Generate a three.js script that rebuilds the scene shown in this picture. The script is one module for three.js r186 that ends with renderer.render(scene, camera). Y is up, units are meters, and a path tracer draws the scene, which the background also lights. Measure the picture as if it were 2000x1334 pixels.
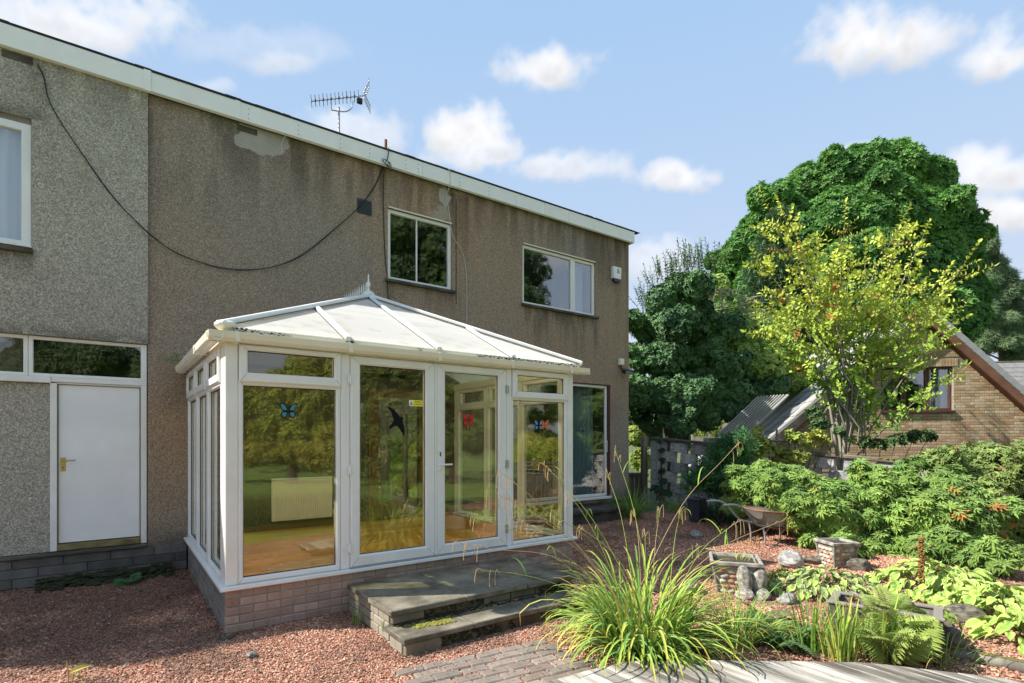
import * as THREE from 'three';
import { mergeGeometries, toCreasedNormals } from 'three/addons/utils/BufferGeometryUtils.js';
import { MarchingCubes } from 'three/addons/objects/MarchingCubes.js';

// ───────────────────────── camera, sky, sun, exposure ─────────────────────────
const scene = new THREE.Scene();
const V = (x, y, z) => new THREE.Vector3(x, y, z);
const FPX = 1062, CX = 1000, CY = 855, EYE = V(-0.771, 1.69, 5.213);          // lens in pixels of the 2000 x 1334 photograph
const RIGHT = V(0.8067, 0, 0.5909), FWD = V(0.5909, 0, -0.8067);
const camera = new THREE.PerspectiveCamera(2 * Math.atan(667 / FPX) * 180 / Math.PI, 2000 / 1334, 0.1, 1500);
camera.position.copy(EYE);
camera.lookAt(EYE.clone().add(FWD));
camera.setViewOffset(2000, 1334, 0, -(CY - 667), 2000, 1334);                  // shift lens: verticals stay upright
camera.updateProjectionMatrix();
const SUN = V(0.88, -1, 0.5).normalize();                                       // the way the sunlight travels: from behind the house, left to right
const sun = new THREE.DirectionalLight(new THREE.Color(1, 0.95, 0.86), 4.8);
sun.position.copy(SUN).multiplyScalar(-60).add(V(4, 0, 0)); sun.target.position.set(4, 0, 0);
sun.castShadow = true; sun.shadow.radius = 1.2; sun.shadow.mapSize.set(4096, 4096);
Object.assign(sun.shadow.camera, { left: -40, right: 40, top: 40, bottom: -40, near: 1, far: 160 });
scene.add(sun, sun.target);
const renderer = new THREE.WebGLRenderer({ antialias: true });
renderer.toneMapping = THREE.LinearToneMapping;
renderer.toneMappingExposure = 1.9;
renderer.shadowMap.enabled = true;

// pixel of the photograph -> direction, point at a depth, point on a level
const dirOf = (u, v) => RIGHT.clone().multiplyScalar((u - CX) / FPX).add(FWD).add(V(0, -(v - CY) / FPX, 0));
const at = (u, v, d) => EYE.clone().addScaledVector(dirOf(u, v), d);
const onLevel = (u, v, y = 0) => { const r = dirOf(u, v); return EYE.clone().addScaledVector(r, (y - EYE.y) / r.y); };

// seeded random
function rng(a) { return () => { a |= 0; a = a + 0x6D2B79F5 | 0; let t = Math.imul(a ^ a >>> 15, 1 | a); t = t + Math.imul(t ^ t >>> 7, 61 | t) ^ t; return ((t ^ t >>> 14) >>> 0) / 4294967296; }; }
const R0 = rng(7);
const ran = (a, b, r = R0) => a + (b - a) * r();
const clamp = (x, a, b) => Math.min(b, Math.max(a, x)), mix = (a, b, t) => a + (b - a) * t;
const sstep = (a, b, x) => { const t = clamp((x - a) / (b - a), 0, 1); return t * t * (3 - 2 * t); };

// value noise, 3D hash lattice
const hash3 = (x, y, z) => { let h = Math.imul(x, 374761393) + Math.imul(y, 668265263) + Math.imul(z, 1274126177) | 0; h = Math.imul(h ^ h >>> 13, 1274126177); return ((h ^ h >>> 16) >>> 0) / 4294967296; };
function noise3(x, y, z) {
  const X = Math.floor(x), Y = Math.floor(y), Z = Math.floor(z); let a = x - X, b = y - Y, c = z - Z;
  a = a * a * (3 - 2 * a); b = b * b * (3 - 2 * b); c = c * c * (3 - 2 * c);
  const L = (i, j) => mix(hash3(X, Y + i, Z + j), hash3(X + 1, Y + i, Z + j), a);
  return mix(mix(L(0, 0), L(1, 0), b), mix(L(0, 1), L(1, 1), b), c);
}
const fbm = (x, y, z, o = 4) => { let s = 0, w = 0.5, t = 0; for (let i = 0; i < o; i++) { s += w * noise3(x, y, z); t += w; x = x * 2.03 + 17.1; y = y * 2.03 + 3.7; z = z * 2.03 + 9.2; w *= 0.5; } return s / t; };

{ // the sky: blue with fair-weather clouds, computed once for every direction
  const W = 3072, H = 1536, data = new Float32Array(W * H * 4), clouds = [];
  const cloud = (d, e, n, op, seed) => { const ee = e.dot(e), nn = n.dot(n), en = e.dot(n), k = ee * nn - en * en; clouds.push({ d, e, n, ee, nn, en, k, op, seed, cosr: Math.cos(Math.min(1.3, 2.3 * Math.sqrt(Math.max(ee, nn)))) }); };
  const px = (u, v, hw, hh, op, s) => { const d = dirOf(u, v).normalize(); cloud(d, dirOf(u + hw * 1.12, v).normalize().sub(d), dirOf(u, v - hh * 1.12).normalize().sub(d), op, s); };
  px(140, 60, 200, 95, 0.85, 1); px(560, 128, 75, 38, 0.4, 2); px(1065, 140, 95, 52, 0.95, 3); px(915, 262, 88, 62, 1, 4); px(955, 305, 120, 48, 0.8, 5);
  px(1125, 330, 140, 40, 0.7, 6); px(1325, 348, 90, 38, 0.9, 7); px(1715, 80, 200, 85, 1, 8); px(1950, 120, 120, 70, 0.95, 9); px(1930, 345, 110, 55, 0.9, 10);
  px(1975, 415, 100, 45, 0.9, 11); px(690, 270, 120, 60, 0.6, 12); px(1690, 295, 70, 20, 0.6, 13); px(1285, 520, 80, 50, 0.55, 14); px(415, 170, 45, 22, 0.4, 15); px(520, 100, 160, 50, 0.25, 16);
  const r = rng(99);
  for (let i = 0; i < 70; i++) {
    const az = r() * 6.283, el = 0.1 + r() * 0.9, d = V(Math.cos(az) * Math.cos(el), Math.sin(el), Math.sin(az) * Math.cos(el));
    const f = d.dot(FWD); if (f > 0 && Math.abs(d.dot(RIGHT) / f) < 1.05 && d.y / f < 0.95) continue;
    const e = V(-d.z, 0, d.x).normalize(), n = V().crossVectors(e, d).multiplyScalar(-1); if (n.y < 0) n.negate(); cloud(d, e.multiplyScalar(0.08 + 0.16 * r()), n.multiplyScalar(0.04 + 0.06 * r()), 0.5 + 0.5 * r(), 20 + i);
  }
  for (let j = 0; j < H; j++) for (let i = 0; i < W; i++) {
    const ph = ((i + 0.5) / W - 0.5) * 2 * Math.PI, el = ((j + 0.5) / H - 0.5) * Math.PI, y = Math.sin(el), x = Math.cos(ph) * Math.cos(el), z = Math.sin(ph) * Math.cos(el), o = (j * W + i) * 4;
    const t = Math.pow(clamp(1 - y, 0, 1), 2.2);
    let c0 = mix(0.185, 0.425, t), c1 = mix(0.302, 0.446, t), c2 = mix(0.465, 0.502, t);
    if (y > -0.02) for (const c of clouds) {
      const k = x * c.d.x + y * c.d.y + z * c.d.z; if (k < c.cosr) continue;
      const X = x - c.d.x, Y = y - c.d.y, Z = z - c.d.z, pe = X * c.e.x + Y * c.e.y + Z * c.e.z, pn = X * c.n.x + Y * c.n.y + Z * c.n.z, a = (pe * c.nn - pn * c.en) / c.k, b = (pn * c.ee - pe * c.en) / c.k;
      const S = 9, n = fbm(x * S * 2 + c.seed * 7.3, y * S * 2, z * S * 2, 5), n2 = fbm(x * S * 6 + c.seed, y * S * 6, z * S * 6, 5);
      const dd = Math.sqrt(a * a + (b < 0 ? 2.1 * b * b : b * b)) + (n - 0.5) * 1.25 + (n2 - 0.5) * 0.7;
      const al = c.op * sstep(1.06, 0.36, dd) * sstep(2.0, 1.3, Math.hypot(a, b));
      const lit = clamp(0.50 + 0.08 * b + (n2 - 0.5) * 0.2, 0.40, 0.56);
      c0 = mix(c0, lit * 1.0, al); c1 = mix(c1, lit * 1.0, al); c2 = mix(c2, lit * 1.02, al);
    }
    data[o] = c0; data[o + 1] = c1; data[o + 2] = c2; data[o + 3] = 1;
  }
  const t = new THREE.DataTexture(data, W, H, THREE.RGBAFormat, THREE.FloatType);
  t.mapping = THREE.EquirectangularReflectionMapping; t.magFilter = THREE.LinearFilter; t.needsUpdate = true;
  scene.background = t; scene.environment = t;
}

// ───────────────────────── naming and grouping ─────────────────────────
const used = new Map();
const numbered = (n) => { const k = used.get(n) ?? 0; used.set(n, k + 1); return k ? `${n}_${String(k).padStart(3, '0')}` : n; };
function tag(o, label, category, group, kind) { if (label) o.userData.label = label; if (category) o.userData.category = category; if (group) o.userData.group = group; if (kind) o.userData.kind = kind; return o; }
function thing(name, label, category, p = [0, 0, 0], turn = 0, group) { const o = new THREE.Group(); o.name = numbered(name); o.position.set(...p); o.rotation.y = turn; scene.add(o); return tag(o, label, category, group); }
function sub(name, parent, p = [0, 0, 0], turn = 0) { const o = new THREE.Group(); o.name = name; o.position.set(...p); o.rotation.y = turn; parent.add(o); return o; }
function put(name, geo, mat, parent = scene) { const m = new THREE.Mesh(geo, mat); m.name = parent === scene ? numbered(name) : name; m.castShadow = m.receiveShadow = true; parent.add(m); return m; }
const structure = (name, geo, mat) => tag(put(name, geo, mat), null, null, null, 'structure');

// ───────────────────────── geometry helpers ─────────────────────────
function uvMetres(g) { // flat box mapping in metres
  g = g.index ? g.toNonIndexed() : g; const p = g.attributes.position, uv = new Float32Array(p.count * 2), a = V(), b = V(), c = V();
  for (let i = 0; i < p.count; i += 3) {
    a.fromBufferAttribute(p, i); b.fromBufferAttribute(p, i + 1); c.fromBufferAttribute(p, i + 2);
    const n = b.clone().sub(a).cross(c.clone().sub(a)), x = Math.abs(n.x), y = Math.abs(n.y), z = Math.abs(n.z);
    [a, b, c].forEach((q, k) => { const s = z >= x && z >= y ? [q.x, q.y] : x >= y ? [-q.z, q.y] : [q.x, q.z]; uv[(i + k) * 2] = s[0]; uv[(i + k) * 2 + 1] = s[1]; });
  }
  g.setAttribute('uv', new THREE.BufferAttribute(uv, 2)); return g;
}
function clean(g) { g = g.index ? g.toNonIndexed() : g; for (const k of Object.keys(g.attributes)) if (!['position', 'normal', 'uv', 'color'].includes(k)) g.deleteAttribute(k); if (!g.attributes.normal) g.computeVertexNormals(); if (!g.attributes.uv) uvMetres(g); return g; }
const boxCache = new Map();
function cbox(w, h, d, c = 0.004) { // box with chamfered edges, 44 triangles, centred
  const key = [w, h, d, c].map((x) => x.toFixed(4)).join(); if (boxCache.has(key)) return boxCache.get(key);
  const W = w / 2, H = h / 2, D = d / 2, pos = []; c = Math.min(c, W * 0.45, H * 0.45, D * 0.45);
  const P = (s, ax) => V(s[0] * (W - (ax === 0 ? 0 : c)), s[1] * (H - (ax === 1 ? 0 : c)), s[2] * (D - (ax === 2 ? 0 : c)));
  const tri = (a, b, q) => { const n = b.clone().sub(a).cross(q.clone().sub(a)), m = a.clone().add(b).add(q); (n.dot(m) < 0 ? [a, q, b] : [a, b, q]).forEach((v) => pos.push(v.x, v.y, v.z)); };
  for (let ax = 0; ax < 3; ax++) for (const s of [-1, 1]) { const u = (ax + 1) % 3, v = (ax + 2) % 3, q = [[-1, -1], [1, -1], [1, 1], [-1, 1]].map(([i, j]) => { const t = []; t[ax] = s; t[u] = i; t[v] = j; return P(t, ax); }); tri(q[0], q[1], q[2]); tri(q[0], q[2], q[3]); }
  for (let ax = 0; ax < 3; ax++) { const u = (ax + 1) % 3, v = (ax + 2) % 3; for (const i of [-1, 1]) for (const j of [-1, 1]) { const t = [-1, 1].map((k) => { const s = []; s[ax] = k; s[u] = i; s[v] = j; return s; }); tri(P(t[0], u), P(t[1], u), P(t[1], v)); tri(P(t[0], u), P(t[1], v), P(t[0], v)); } }
  for (const x of [-1, 1]) for (const y of [-1, 1]) for (const z of [-1, 1]) { const s = [x, y, z]; tri(P(s, 0), P(s, 1), P(s, 2)); }
  let g = new THREE.BufferGeometry(); g.setAttribute('position', new THREE.Float32BufferAttribute(pos, 3)); g.computeVertexNormals(); g = uvMetres(g);
  boxCache.set(key, g); return g;
}
function bx(x0, x1, y0, y1, z0, z1, c = 0.004) { return uvMetres(cbox(Math.abs(x1 - x0), Math.abs(y1 - y0), Math.abs(z1 - z0), c).clone().translate((x0 + x1) / 2, (y0 + y1) / 2, (z0 + z1) / 2)); }
function tube(pts, r, seg = 16, sides = 6, r1 = r, closed = false) {
  const curve = pts.length === 2 ? new THREE.LineCurve3(pts[0], pts[1]) : new THREE.CatmullRomCurve3(pts, closed), g = new THREE.TubeGeometry(curve, pts.length === 2 ? 1 : seg, 1, sides, closed), n = pts.length === 2 ? 1 : seg, p = g.attributes.position, c = V();
  for (let i = 0; i <= n; i++) { curve.getPointAt(i / n, c); const k = mix(r, r1, i / n); for (let j = 0; j <= sides; j++) { const q = i * (sides + 1) + j; p.setXYZ(q, c.x + (p.getX(q) - c.x) * k, c.y + (p.getY(q) - c.y) * k, c.z + (p.getZ(q) - c.z) * k); } }
  return clean(g);
}
class MB { constructor() { this.g = []; } add(g) { this.g.push(clean(g)); return this; } box(...a) { return this.add(bx(...a)); } tube(...a) { return this.add(tube(...a)); } geo() { return mergeGeometries(this.g); } build(name, mat, parent) { return put(name, this.geo(), mat, parent); } }
// a flat frame with a hole, in the xy plane, front face at z
function ring(x0, x1, y0, y1, l, r, b, t, z, depth, bev = 0.006) {
  const s = new THREE.Shape([[x0, y0], [x1, y0], [x1, y1], [x0, y1]].map((p) => new THREE.Vector2(p[0], p[1])));
  s.holes.push(new THREE.Path([[x0 + l, y0 + b], [x0 + l, y1 - t], [x1 - r, y1 - t], [x1 - r, y0 + b]].map((p) => new THREE.Vector2(p[0], p[1]))));
  const g = new THREE.ExtrudeGeometry(s, { depth: depth - bev, bevelEnabled: true, bevelThickness: bev, bevelSize: bev, bevelOffset: -bev, bevelSegments: 1 });
  g.translate(0, 0, z - depth); return clean(g);
}
function plate(pts, holes, depth, z) { // wall with openings, front face at z
  const s = new THREE.Shape(pts.map((p) => new THREE.Vector2(p[0], p[1])));
  for (const [a, b, c, d] of holes) s.holes.push(new THREE.Path([[a, c], [a, d], [b, d], [b, c]].map((p) => new THREE.Vector2(p[0], p[1]))));
  return uvMetres(new THREE.ExtrudeGeometry(s, { depth, bevelEnabled: false }).translate(0, 0, z - depth));
}
function boulder(r, seed, sx, sy, sz, det = 4) { // fractured, pitted rock
  const g = new THREE.IcosahedronGeometry(1, det), p = g.attributes.position, v = V(), q = rng(Math.round(seed * 977) + 3), cuts = []; for (let i = 0; i < 9; i++) cuts.push([V(q() * 2 - 1, q() * 2 - 1, q() * 2 - 1).normalize(), 0.62 + 0.25 * q()]);
  for (let i = 0; i < p.count; i++) { v.fromBufferAttribute(p, i); const n = v.clone(); for (const [c, d] of cuts) { const e = v.dot(c) - d; if (e > 0) v.addScaledVector(c, -e * 0.85); } const k = r * (0.93 + 0.16 * fbm(n.x * 2.2 + seed * 3.1, n.y * 2.2, n.z * 2.2 + seed, 4) + 0.10 * (fbm(n.x * 8 + seed, n.y * 8, n.z * 8, 3) - 0.5)); p.setXYZ(i, v.x * k * sx, v.y * k * sy, v.z * k * sz); }
  g.computeVertexNormals(); return clean(toCreasedNormals(g, 0.6));
}
function lumpy(r, seed, sx = 1, sy = 1, sz = 1, amp = 0.3, det = 2) { // stone
  const g = new THREE.IcosahedronGeometry(1, det), p = g.attributes.position, v = V();
  for (let i = 0; i < p.count; i++) { v.fromBufferAttribute(p, i); const k = r * (1 - amp / 2 + amp * fbm(v.x * 1.5 + seed * 3.1, v.y * 1.5, v.z * 1.5 + seed, 3) * 1.2); p.setXYZ(i, v.x * k * sx, v.y * k * sy, v.z * k * sz); }
  g.computeVertexNormals(); return clean(toCreasedNormals(g, 0.7));
}
function tint(g, r, gg, b) { const n = g.attributes.position.count, a = new Float32Array(n * 3); for (let i = 0; i < n; i++) { a[i * 3] = r; a[i * 3 + 1] = gg; a[i * 3 + 2] = b; } g.setAttribute('color', new THREE.BufferAttribute(a, 3)); return g; }

// ───────────────────────── textures ─────────────────────────
const toS = (x) => { x = clamp(x, 0, 1); return 255 * (x <= 0.0031308 ? 12.92 * x : 1.055 * Math.pow(x, 1 / 2.4) - 0.055); };
function dataTex(W, H, arr, srgb, rep) { const t = new THREE.DataTexture(arr, W, H); t.magFilter = THREE.LinearFilter; t.minFilter = THREE.LinearMipmapLinearFilter; t.generateMipmaps = true; if (srgb) t.colorSpace = THREE.SRGBColorSpace; t.wrapS = t.wrapT = THREE.RepeatWrapping; if (rep) t.repeat.set(...rep); t.needsUpdate = true; return t; }
function field(W, H, fn, rep) { // fn(x, y) -> [r, g, b, height], linear colours; x, y in 0..1
  const c = new Uint8Array(W * H * 4), b = new Uint8Array(W * H * 4);
  for (let j = 0; j < H; j++) for (let i = 0; i < W; i++) { const v = fn((i + 0.5) / W, (j + 0.5) / H), o = (j * W + i) * 4; c[o] = toS(v[0]); c[o + 1] = toS(v[1]); c[o + 2] = toS(v[2]); c[o + 3] = 255; const h = clamp(v[3] ?? 0.5, 0, 1) * 255; b[o] = b[o + 1] = b[o + 2] = h; b[o + 3] = 255; }
  return { map: dataTex(W, H, c, true, rep), bump: dataTex(W, H, b, false, rep) };
}
// stones scattered over a base: pebble-dash render, gravel
function scatterTex(W, H, wm, hm, density, size, palette, base, seed, stain) {
  const r = rng(seed), col = new Float32Array(W * H * 3), hgt = new Float32Array(W * H), px = W / wm;
  for (let i = 0; i < W * H; i++) { col[i * 3] = base[0]; col[i * 3 + 1] = base[1]; col[i * 3 + 2] = base[2]; }
  const N = Math.round(wm * hm * density);
  for (let k = 0; k < N; k++) {
    const cx = r() * W, cy = r() * H, ra = mix(size[0], size[1], r()) * px, rb = ra * (0.55 + 0.45 * r()), an = r() * 3.1416, ca = Math.cos(an), sa = Math.sin(an), p = palette[Math.floor(r() * palette.length)], v = 0.8 + 0.4 * r(), top = 0.4 + 0.6 * r(), R = Math.ceil(ra);
    for (let y = -R; y <= R; y++) for (let x = -R; x <= R; x++) {
      const a = (x * ca + y * sa) / ra, b = (y * ca - x * sa) / rb, d = a * a + b * b; if (d > 1) continue;
      const i = ((Math.floor(cy + y) + H) % H) * W + (Math.floor(cx + x) + W) % W, h = top * Math.sqrt(1 - d); if (h < hgt[i]) continue;
      hgt[i] = h; col[i * 3] = p[0] * v; col[i * 3 + 1] = p[1] * v; col[i * 3 + 2] = p[2] * v;
    }
  }
  return field(W, H, (x, y) => { const i = Math.floor(y * H) * W + Math.floor(x * W), s = stain ? stain(x * wm, y * hm) : null; let c = [col[i * 3], col[i * 3 + 1], col[i * 3 + 2], hgt[i]]; if (s) c = s(c); return c; }, [1 / wm, 1 / hm]);
}
const std = (o) => new THREE.MeshPhysicalMaterial({ roughness: 0.8, ...o });
const lin = (r, g, b) => new THREE.Color().setRGB(r, g, b);
const textured = (t, bumpScale, o = {}) => std({ map: t.map, bumpMap: t.bump, bumpScale, ...o });
// mottled material in metres
let sharedBump = null;
function mottled(c1, c2, scale, seed, o = {}) {
  const S = o.side ?? 384, size = o.size ?? 1; const g = o.grain ?? 0.25, st = o.streak ?? 1;
  const t = field(S, S, (x, y) => { const X = x * size, Y = y * size * st, n = fbm(X * scale + seed, Y * scale, seed * 1.7, 4), f = hash3(Math.floor(x * S), Math.floor(y * S), seed), k = clamp((n - 0.5) * 2.4 + 0.5, 0, 1), m = 1 - g / 2 + g * f; return [mix(c1[0], c2[0], k) * m, mix(c1[1], c2[1], k) * m, mix(c1[2], c2[2], k) * m, n * 0.6 + f * 0.4]; }, [1 / size, 1 / size]);
  t.map.wrapS = t.map.wrapT = t.bump.wrapS = t.bump.wrapT = THREE.MirroredRepeatWrapping;
  if (!o.side && !o.size && !o.streak) t.bump = sharedBump ??= t.bump;
  return textured(t, o.bump ?? 0.003, { roughness: o.rough ?? 0.85 });
}

// render on the walls, with the algae streaks and repairs that the photograph shows
const streak = (x, y, x0, x1, yTop, len, seed) => { const e = sstep(x0, x0 + 0.08, x) * sstep(x1, x1 - 0.08, x); if (e <= 0) return 0; const n = fbm(x * 9 + seed, y * 1.1, seed, 4), l = len * (0.35 + 1.3 * fbm(x * 5 + seed * 2, 0, seed, 3)); return e * sstep(l, 0, yTop - y) * (y < yTop ? 1 : 0) * sstep(0.3, 0.62, n); };
const wallMain = scatterTex(2048, 1312, 8.85, 5.67, 17000, [0.004, 0.0078], [[0.355, 0.30, 0.235], [0.32, 0.262, 0.198], [0.285, 0.235, 0.178], [0.255, 0.208, 0.157], [0.42, 0.365, 0.295], [0.285, 0.24, 0.19], [0.31, 0.255, 0.19], [0.225, 0.182, 0.14]], [0.19, 0.155, 0.12], 11, (x, y) => {
  const X = x - 0.45, Y = y + 0.31; // metres as in the scene
  let d = 0.55 * streak(X, Y, -0.5, 0.9, 5.97, 1.5, 3) + 0.52 * streak(X, Y, 0.9, 8.4, 5.97, 0.9, 5) + 0.16 * streak(X, Y, 0.9, 8.4, 5.97, 2.2, 25) + 0.75 * streak(X, Y, 5.4, 7.5, 4.17, 1.0, 8) + 0.45 * streak(X, Y, 2.6, 4.0, 4.17, 0.5, 9) + 0.55 * streak(X, Y, 3.85, 4.3, 5.9, 2.4, 12) + 0.35 * streak(X, Y, 7.9, 8.45, 5.97, 4.2, 15);
  d += 0.3 * sstep(0.52, 0.75, fbm(X * 0.9, Y * 0.9, 4, 4)) + 0.5 * sstep(0.75, 0.3, Y) * sstep(0.35, 0.6, fbm(X * 4, Y * 4, 2, 3));
  const warm = fbm(X * 0.6 + 9, Y * 0.6, 1, 3), n = fbm(X * 7, Y * 7, 6, 4);
  const patch = Math.max(sstep(0.02, -0.02, Math.max(Math.abs(X - 0.95) - 0.30, Math.abs(Y - 5.83) - 0.17) + (n - 0.5) * 0.3 + (X - 0.93) * 0.12), sstep(0.02, -0.02, Math.hypot((X - 3.78) * 1.1, (Y - 5.75)) - 0.16 + (n - 0.5) * 0.35), 0.55 * sstep(0.02, -0.06, Math.hypot((X - 3.75) * 0.9, (Y - 5.55) * 0.8) - 0.16 + (n - 0.5) * 0.5));
  return (c) => { const k = 1 - 0.72 * clamp(d, 0, 1), w = (warm - 0.5) * 0.35; let q = [c[0] * k * (1.15 + w), c[1] * k * 1.05, c[2] * k * (0.98 - w), c[3]]; if (patch > 0) { const g = 0.32 + 0.12 * n + 0.04 * Math.sin(Y * 190 + 3 * n); q = [mix(q[0], g * 1.04, patch), mix(q[1], g * 0.97, patch), mix(q[2], g * 0.86, patch), mix(q[3], 0.55 + 0.2 * n, patch)]; } return q; };
});
const wallGrey = scatterTex(1024, 1400, 4.6, 6.3, 14000, [0.0045, 0.009], [[0.46, 0.445, 0.39], [0.41, 0.395, 0.34], [0.355, 0.34, 0.29], [0.305, 0.29, 0.25], [0.53, 0.51, 0.455], [0.35, 0.325, 0.265], [0.265, 0.25, 0.215]], [0.225, 0.215, 0.18], 12, (x, y) => {
  const X = x - 5, Y = y; let d = 0.5 * streak(X, Y, -5, -0.4, 5.97, 0.8, 21) + 0.75 * streak(X, Y, -1.9, -1.45, 3.76, 0.45, 22) + 0.6 * sstep(3.02, 2.85, Y) * sstep(2.8, 2.85, Y) * sstep(0.3, 0.55, fbm(X * 6, Y * 6, 3, 3)) + 0.6 * sstep(5.45, 5.28, Y) * sstep(5.25, 5.28, Y) * sstep(-1.3, -1.5, X) + 0.2 * sstep(0.5, 0.75, fbm(X, Y, 5, 4));
  return (c) => { const k = 1 - 0.6 * clamp(d, 0, 1); return [c[0] * k * 1.11, c[1] * k * 1.085, c[2] * k * 1.05, c[3]]; };
});
const gravelPal = [[0.471, 0.212, 0.133], [0.546, 0.284, 0.185], [0.377, 0.150, 0.093], [0.585, 0.346, 0.236], [0.415, 0.196, 0.129], [0.320, 0.133, 0.087], [0.519, 0.330, 0.228], [0.603, 0.394, 0.279], [0.283, 0.172, 0.118]];
const gravelTex = scatterTex(1024, 1024, 2.4, 2.4, 4200, [0.007, 0.014], gravelPal, [0.10, 0.055, 0.042], 13);
const wave = field(256, 256, (x, y) => { const t = (a, b) => fbm(a * 5, b * 5, 3, 2); const k = sstep(0, 1, x), l = sstep(0, 1, y), n = mix(mix(t(x, y), t(x - 1, y), k), mix(t(x, y - 1), t(x - 1, y - 1), k), l); return [1, 1, 1, n]; }, [0.7, 0.7]).bump; // slight waviness of the panes
const pane = (c, ior) => new THREE.MeshPhysicalMaterial({ color: lin(...c), transmission: 1, thickness: 0, roughness: 0, ior, bumpMap: wave, bumpScale: 0.002 });
const polyMap = field(512, 512, (x, y) => { const n = fbm(x * 5, y * 16, 3, 5), f = sstep(0.5, 0.75, fbm(x * 9, y * 22, 8, 4)); return [1 - 0.10 * n - 0.16 * f, 1 - 0.10 * n - 0.17 * f, 1 - 0.12 * n - 0.22 * f, n]; }, [0.6, 0.4]).map; polyMap.wrapS = polyMap.wrapT = THREE.MirroredRepeatWrapping;
const M = {
  render: textured(wallMain, 0.006, { roughness: 0.95 }), renderGrey: textured(wallGrey, 0.006, { roughness: 0.95 }),
  gravelSheet: textured(gravelTex, 0.012, { roughness: 0.9 }),
  stone: std({ roughness: 0.85, color: lin(1, 1, 1) }),
  pvc: mottled([0.765, 0.76, 0.735], [0.84, 0.84, 0.825], 4, 30, { grain: 0.03, bump: 0.0004, rough: 0.32, streak: 0.5 }), pvcOld: mottled([0.78, 0.77, 0.72], [0.84, 0.835, 0.80], 6, 31, { grain: 0.06, bump: 0.0005, rough: 0.38 }),
  cream: mottled([0.80, 0.75, 0.62], [0.86, 0.82, 0.70], 5, 32, { grain: 0.06, bump: 0.0004, rough: 0.4 }),
  paint: mottled([0.76, 0.75, 0.71], [0.86, 0.86, 0.83], 4, 33, { grain: 0.08, bump: 0.0008, rough: 0.5 }), door: mottled([0.80, 0.80, 0.805], [0.90, 0.90, 0.90], 2.5, 34, { grain: 0.05, bump: 0.0006, rough: 0.45 }),
  fascia: mottled([0.82, 0.82, 0.79], [0.90, 0.90, 0.88], 3, 35, { grain: 0.05, bump: 0.0008, rough: 0.5 }),
  felt: std({ color: lin(0.022, 0.023, 0.028), roughness: 0.9 }), dark: std({ color: lin(0.02, 0.02, 0.02), roughness: 0.6 }), rubber: std({ color: lin(0.025, 0.025, 0.026), roughness: 0.7 }),
  glass: pane([0.93, 0.95, 0.92], 2.0), glassFront: pane([0.97, 0.94, 0.78], 1.88), glassUp: pane([0.8, 0.83, 0.83], 2.5),
  polycarb: new THREE.MeshPhysicalMaterial({ color: lin(0.94, 0.91, 0.83), map: polyMap, transmission: 0.72, thickness: 0, roughness: 0.95, ior: 1.4 }),
  concrete: mottled([0.085, 0.074, 0.052], [0.25, 0.22, 0.165], 6, 36, { grain: 0.75, bump: 0.005, size: 2, side: 1024 }), concreteDark: mottled([0.055, 0.05, 0.042], [0.15, 0.135, 0.108], 4, 37, { grain: 0.4, bump: 0.004 }),
  mortar: mottled([0.20, 0.185, 0.165], [0.30, 0.28, 0.25], 8, 38, { grain: 0.3 }), soil: mottled([0.035, 0.026, 0.018], [0.085, 0.065, 0.045], 9, 39, { grain: 0.5, bump: 0.01 }),
  brass: std({ color: lin(0.55, 0.40, 0.12), metalness: 0.9, roughness: 0.35 }), steel: std({ color: lin(0.5, 0.5, 0.5), metalness: 0.9, roughness: 0.4 }), alu: std({ color: lin(0.42, 0.43, 0.44), metalness: 0.8, roughness: 0.5 }),
  rust: mottled([0.12, 0.05, 0.025], [0.30, 0.13, 0.06], 12, 40, { grain: 0.3 }), cable: std({ color: lin(0.012, 0.012, 0.012), roughness: 0.6 }), cablePale: std({ color: lin(0.55, 0.54, 0.50), roughness: 0.6 }),
  plaster: std({ color: lin(0.35, 0.33, 0.29), roughness: 0.95 }), ceiling: std({ color: lin(0.6, 0.6, 0.58), roughness: 0.95 }), carpet: std({ color: lin(0.12, 0.10, 0.08), roughness: 1 }),
  oxblood: std({ color: lin(0.075, 0.012, 0.014), roughness: 0.5 }), brownWood: mottled([0.10, 0.045, 0.018], [0.17, 0.08, 0.035], 6, 41, { grain: 0.15, streak: 0.15, rough: 0.5 }),
  net: new THREE.MeshPhysicalMaterial({ color: lin(0.68, 0.73, 0.93), roughness: 1, transmission: 0.15, thickness: 0 }), curtain: new THREE.MeshPhysicalMaterial({ color: lin(0.46, 0.58, 0.60), roughness: 1, transmission: 0.15, thickness: 0 }),
  oldWood: mottled([0.13, 0.115, 0.095], [0.26, 0.235, 0.20], 7, 42, { grain: 0.25, streak: 0.2, bump: 0.004 }), darkWood: mottled([0.05, 0.042, 0.031], [0.125, 0.105, 0.078], 7, 43, { grain: 0.3, streak: 0.2, bump: 0.004 }),
};
const vcol = std({ vertexColors: true, roughness: 0.88, bumpMap: M.concrete.bumpMap, bumpScale: 0.0035, map: mottled([0.72, 0.72, 0.72], [1, 1, 1], 14, 44, { grain: 0.3 }).map });
const leafMat = (rough = 0.55, tr = 0.3) => new THREE.MeshPhysicalMaterial({ color: lin(1, 1, 1), vertexColors: true, roughness: rough, transmission: tr, thickness: 0, ior: 1.4 });
const LEAF = leafMat(), LEAFGLOSS = new THREE.MeshPhysicalMaterial({ color: lin(1, 1, 1), vertexColors: true, roughness: 0.55, ior: 1.45 });
for (const t of [wallMain.map, wallMain.bump]) t.offset.set(0.45 / 8.85, -0.31 / 5.67);
for (const t of [wallGrey.map, wallGrey.bump]) t.offset.set(5 / 4.6, 0);

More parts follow.
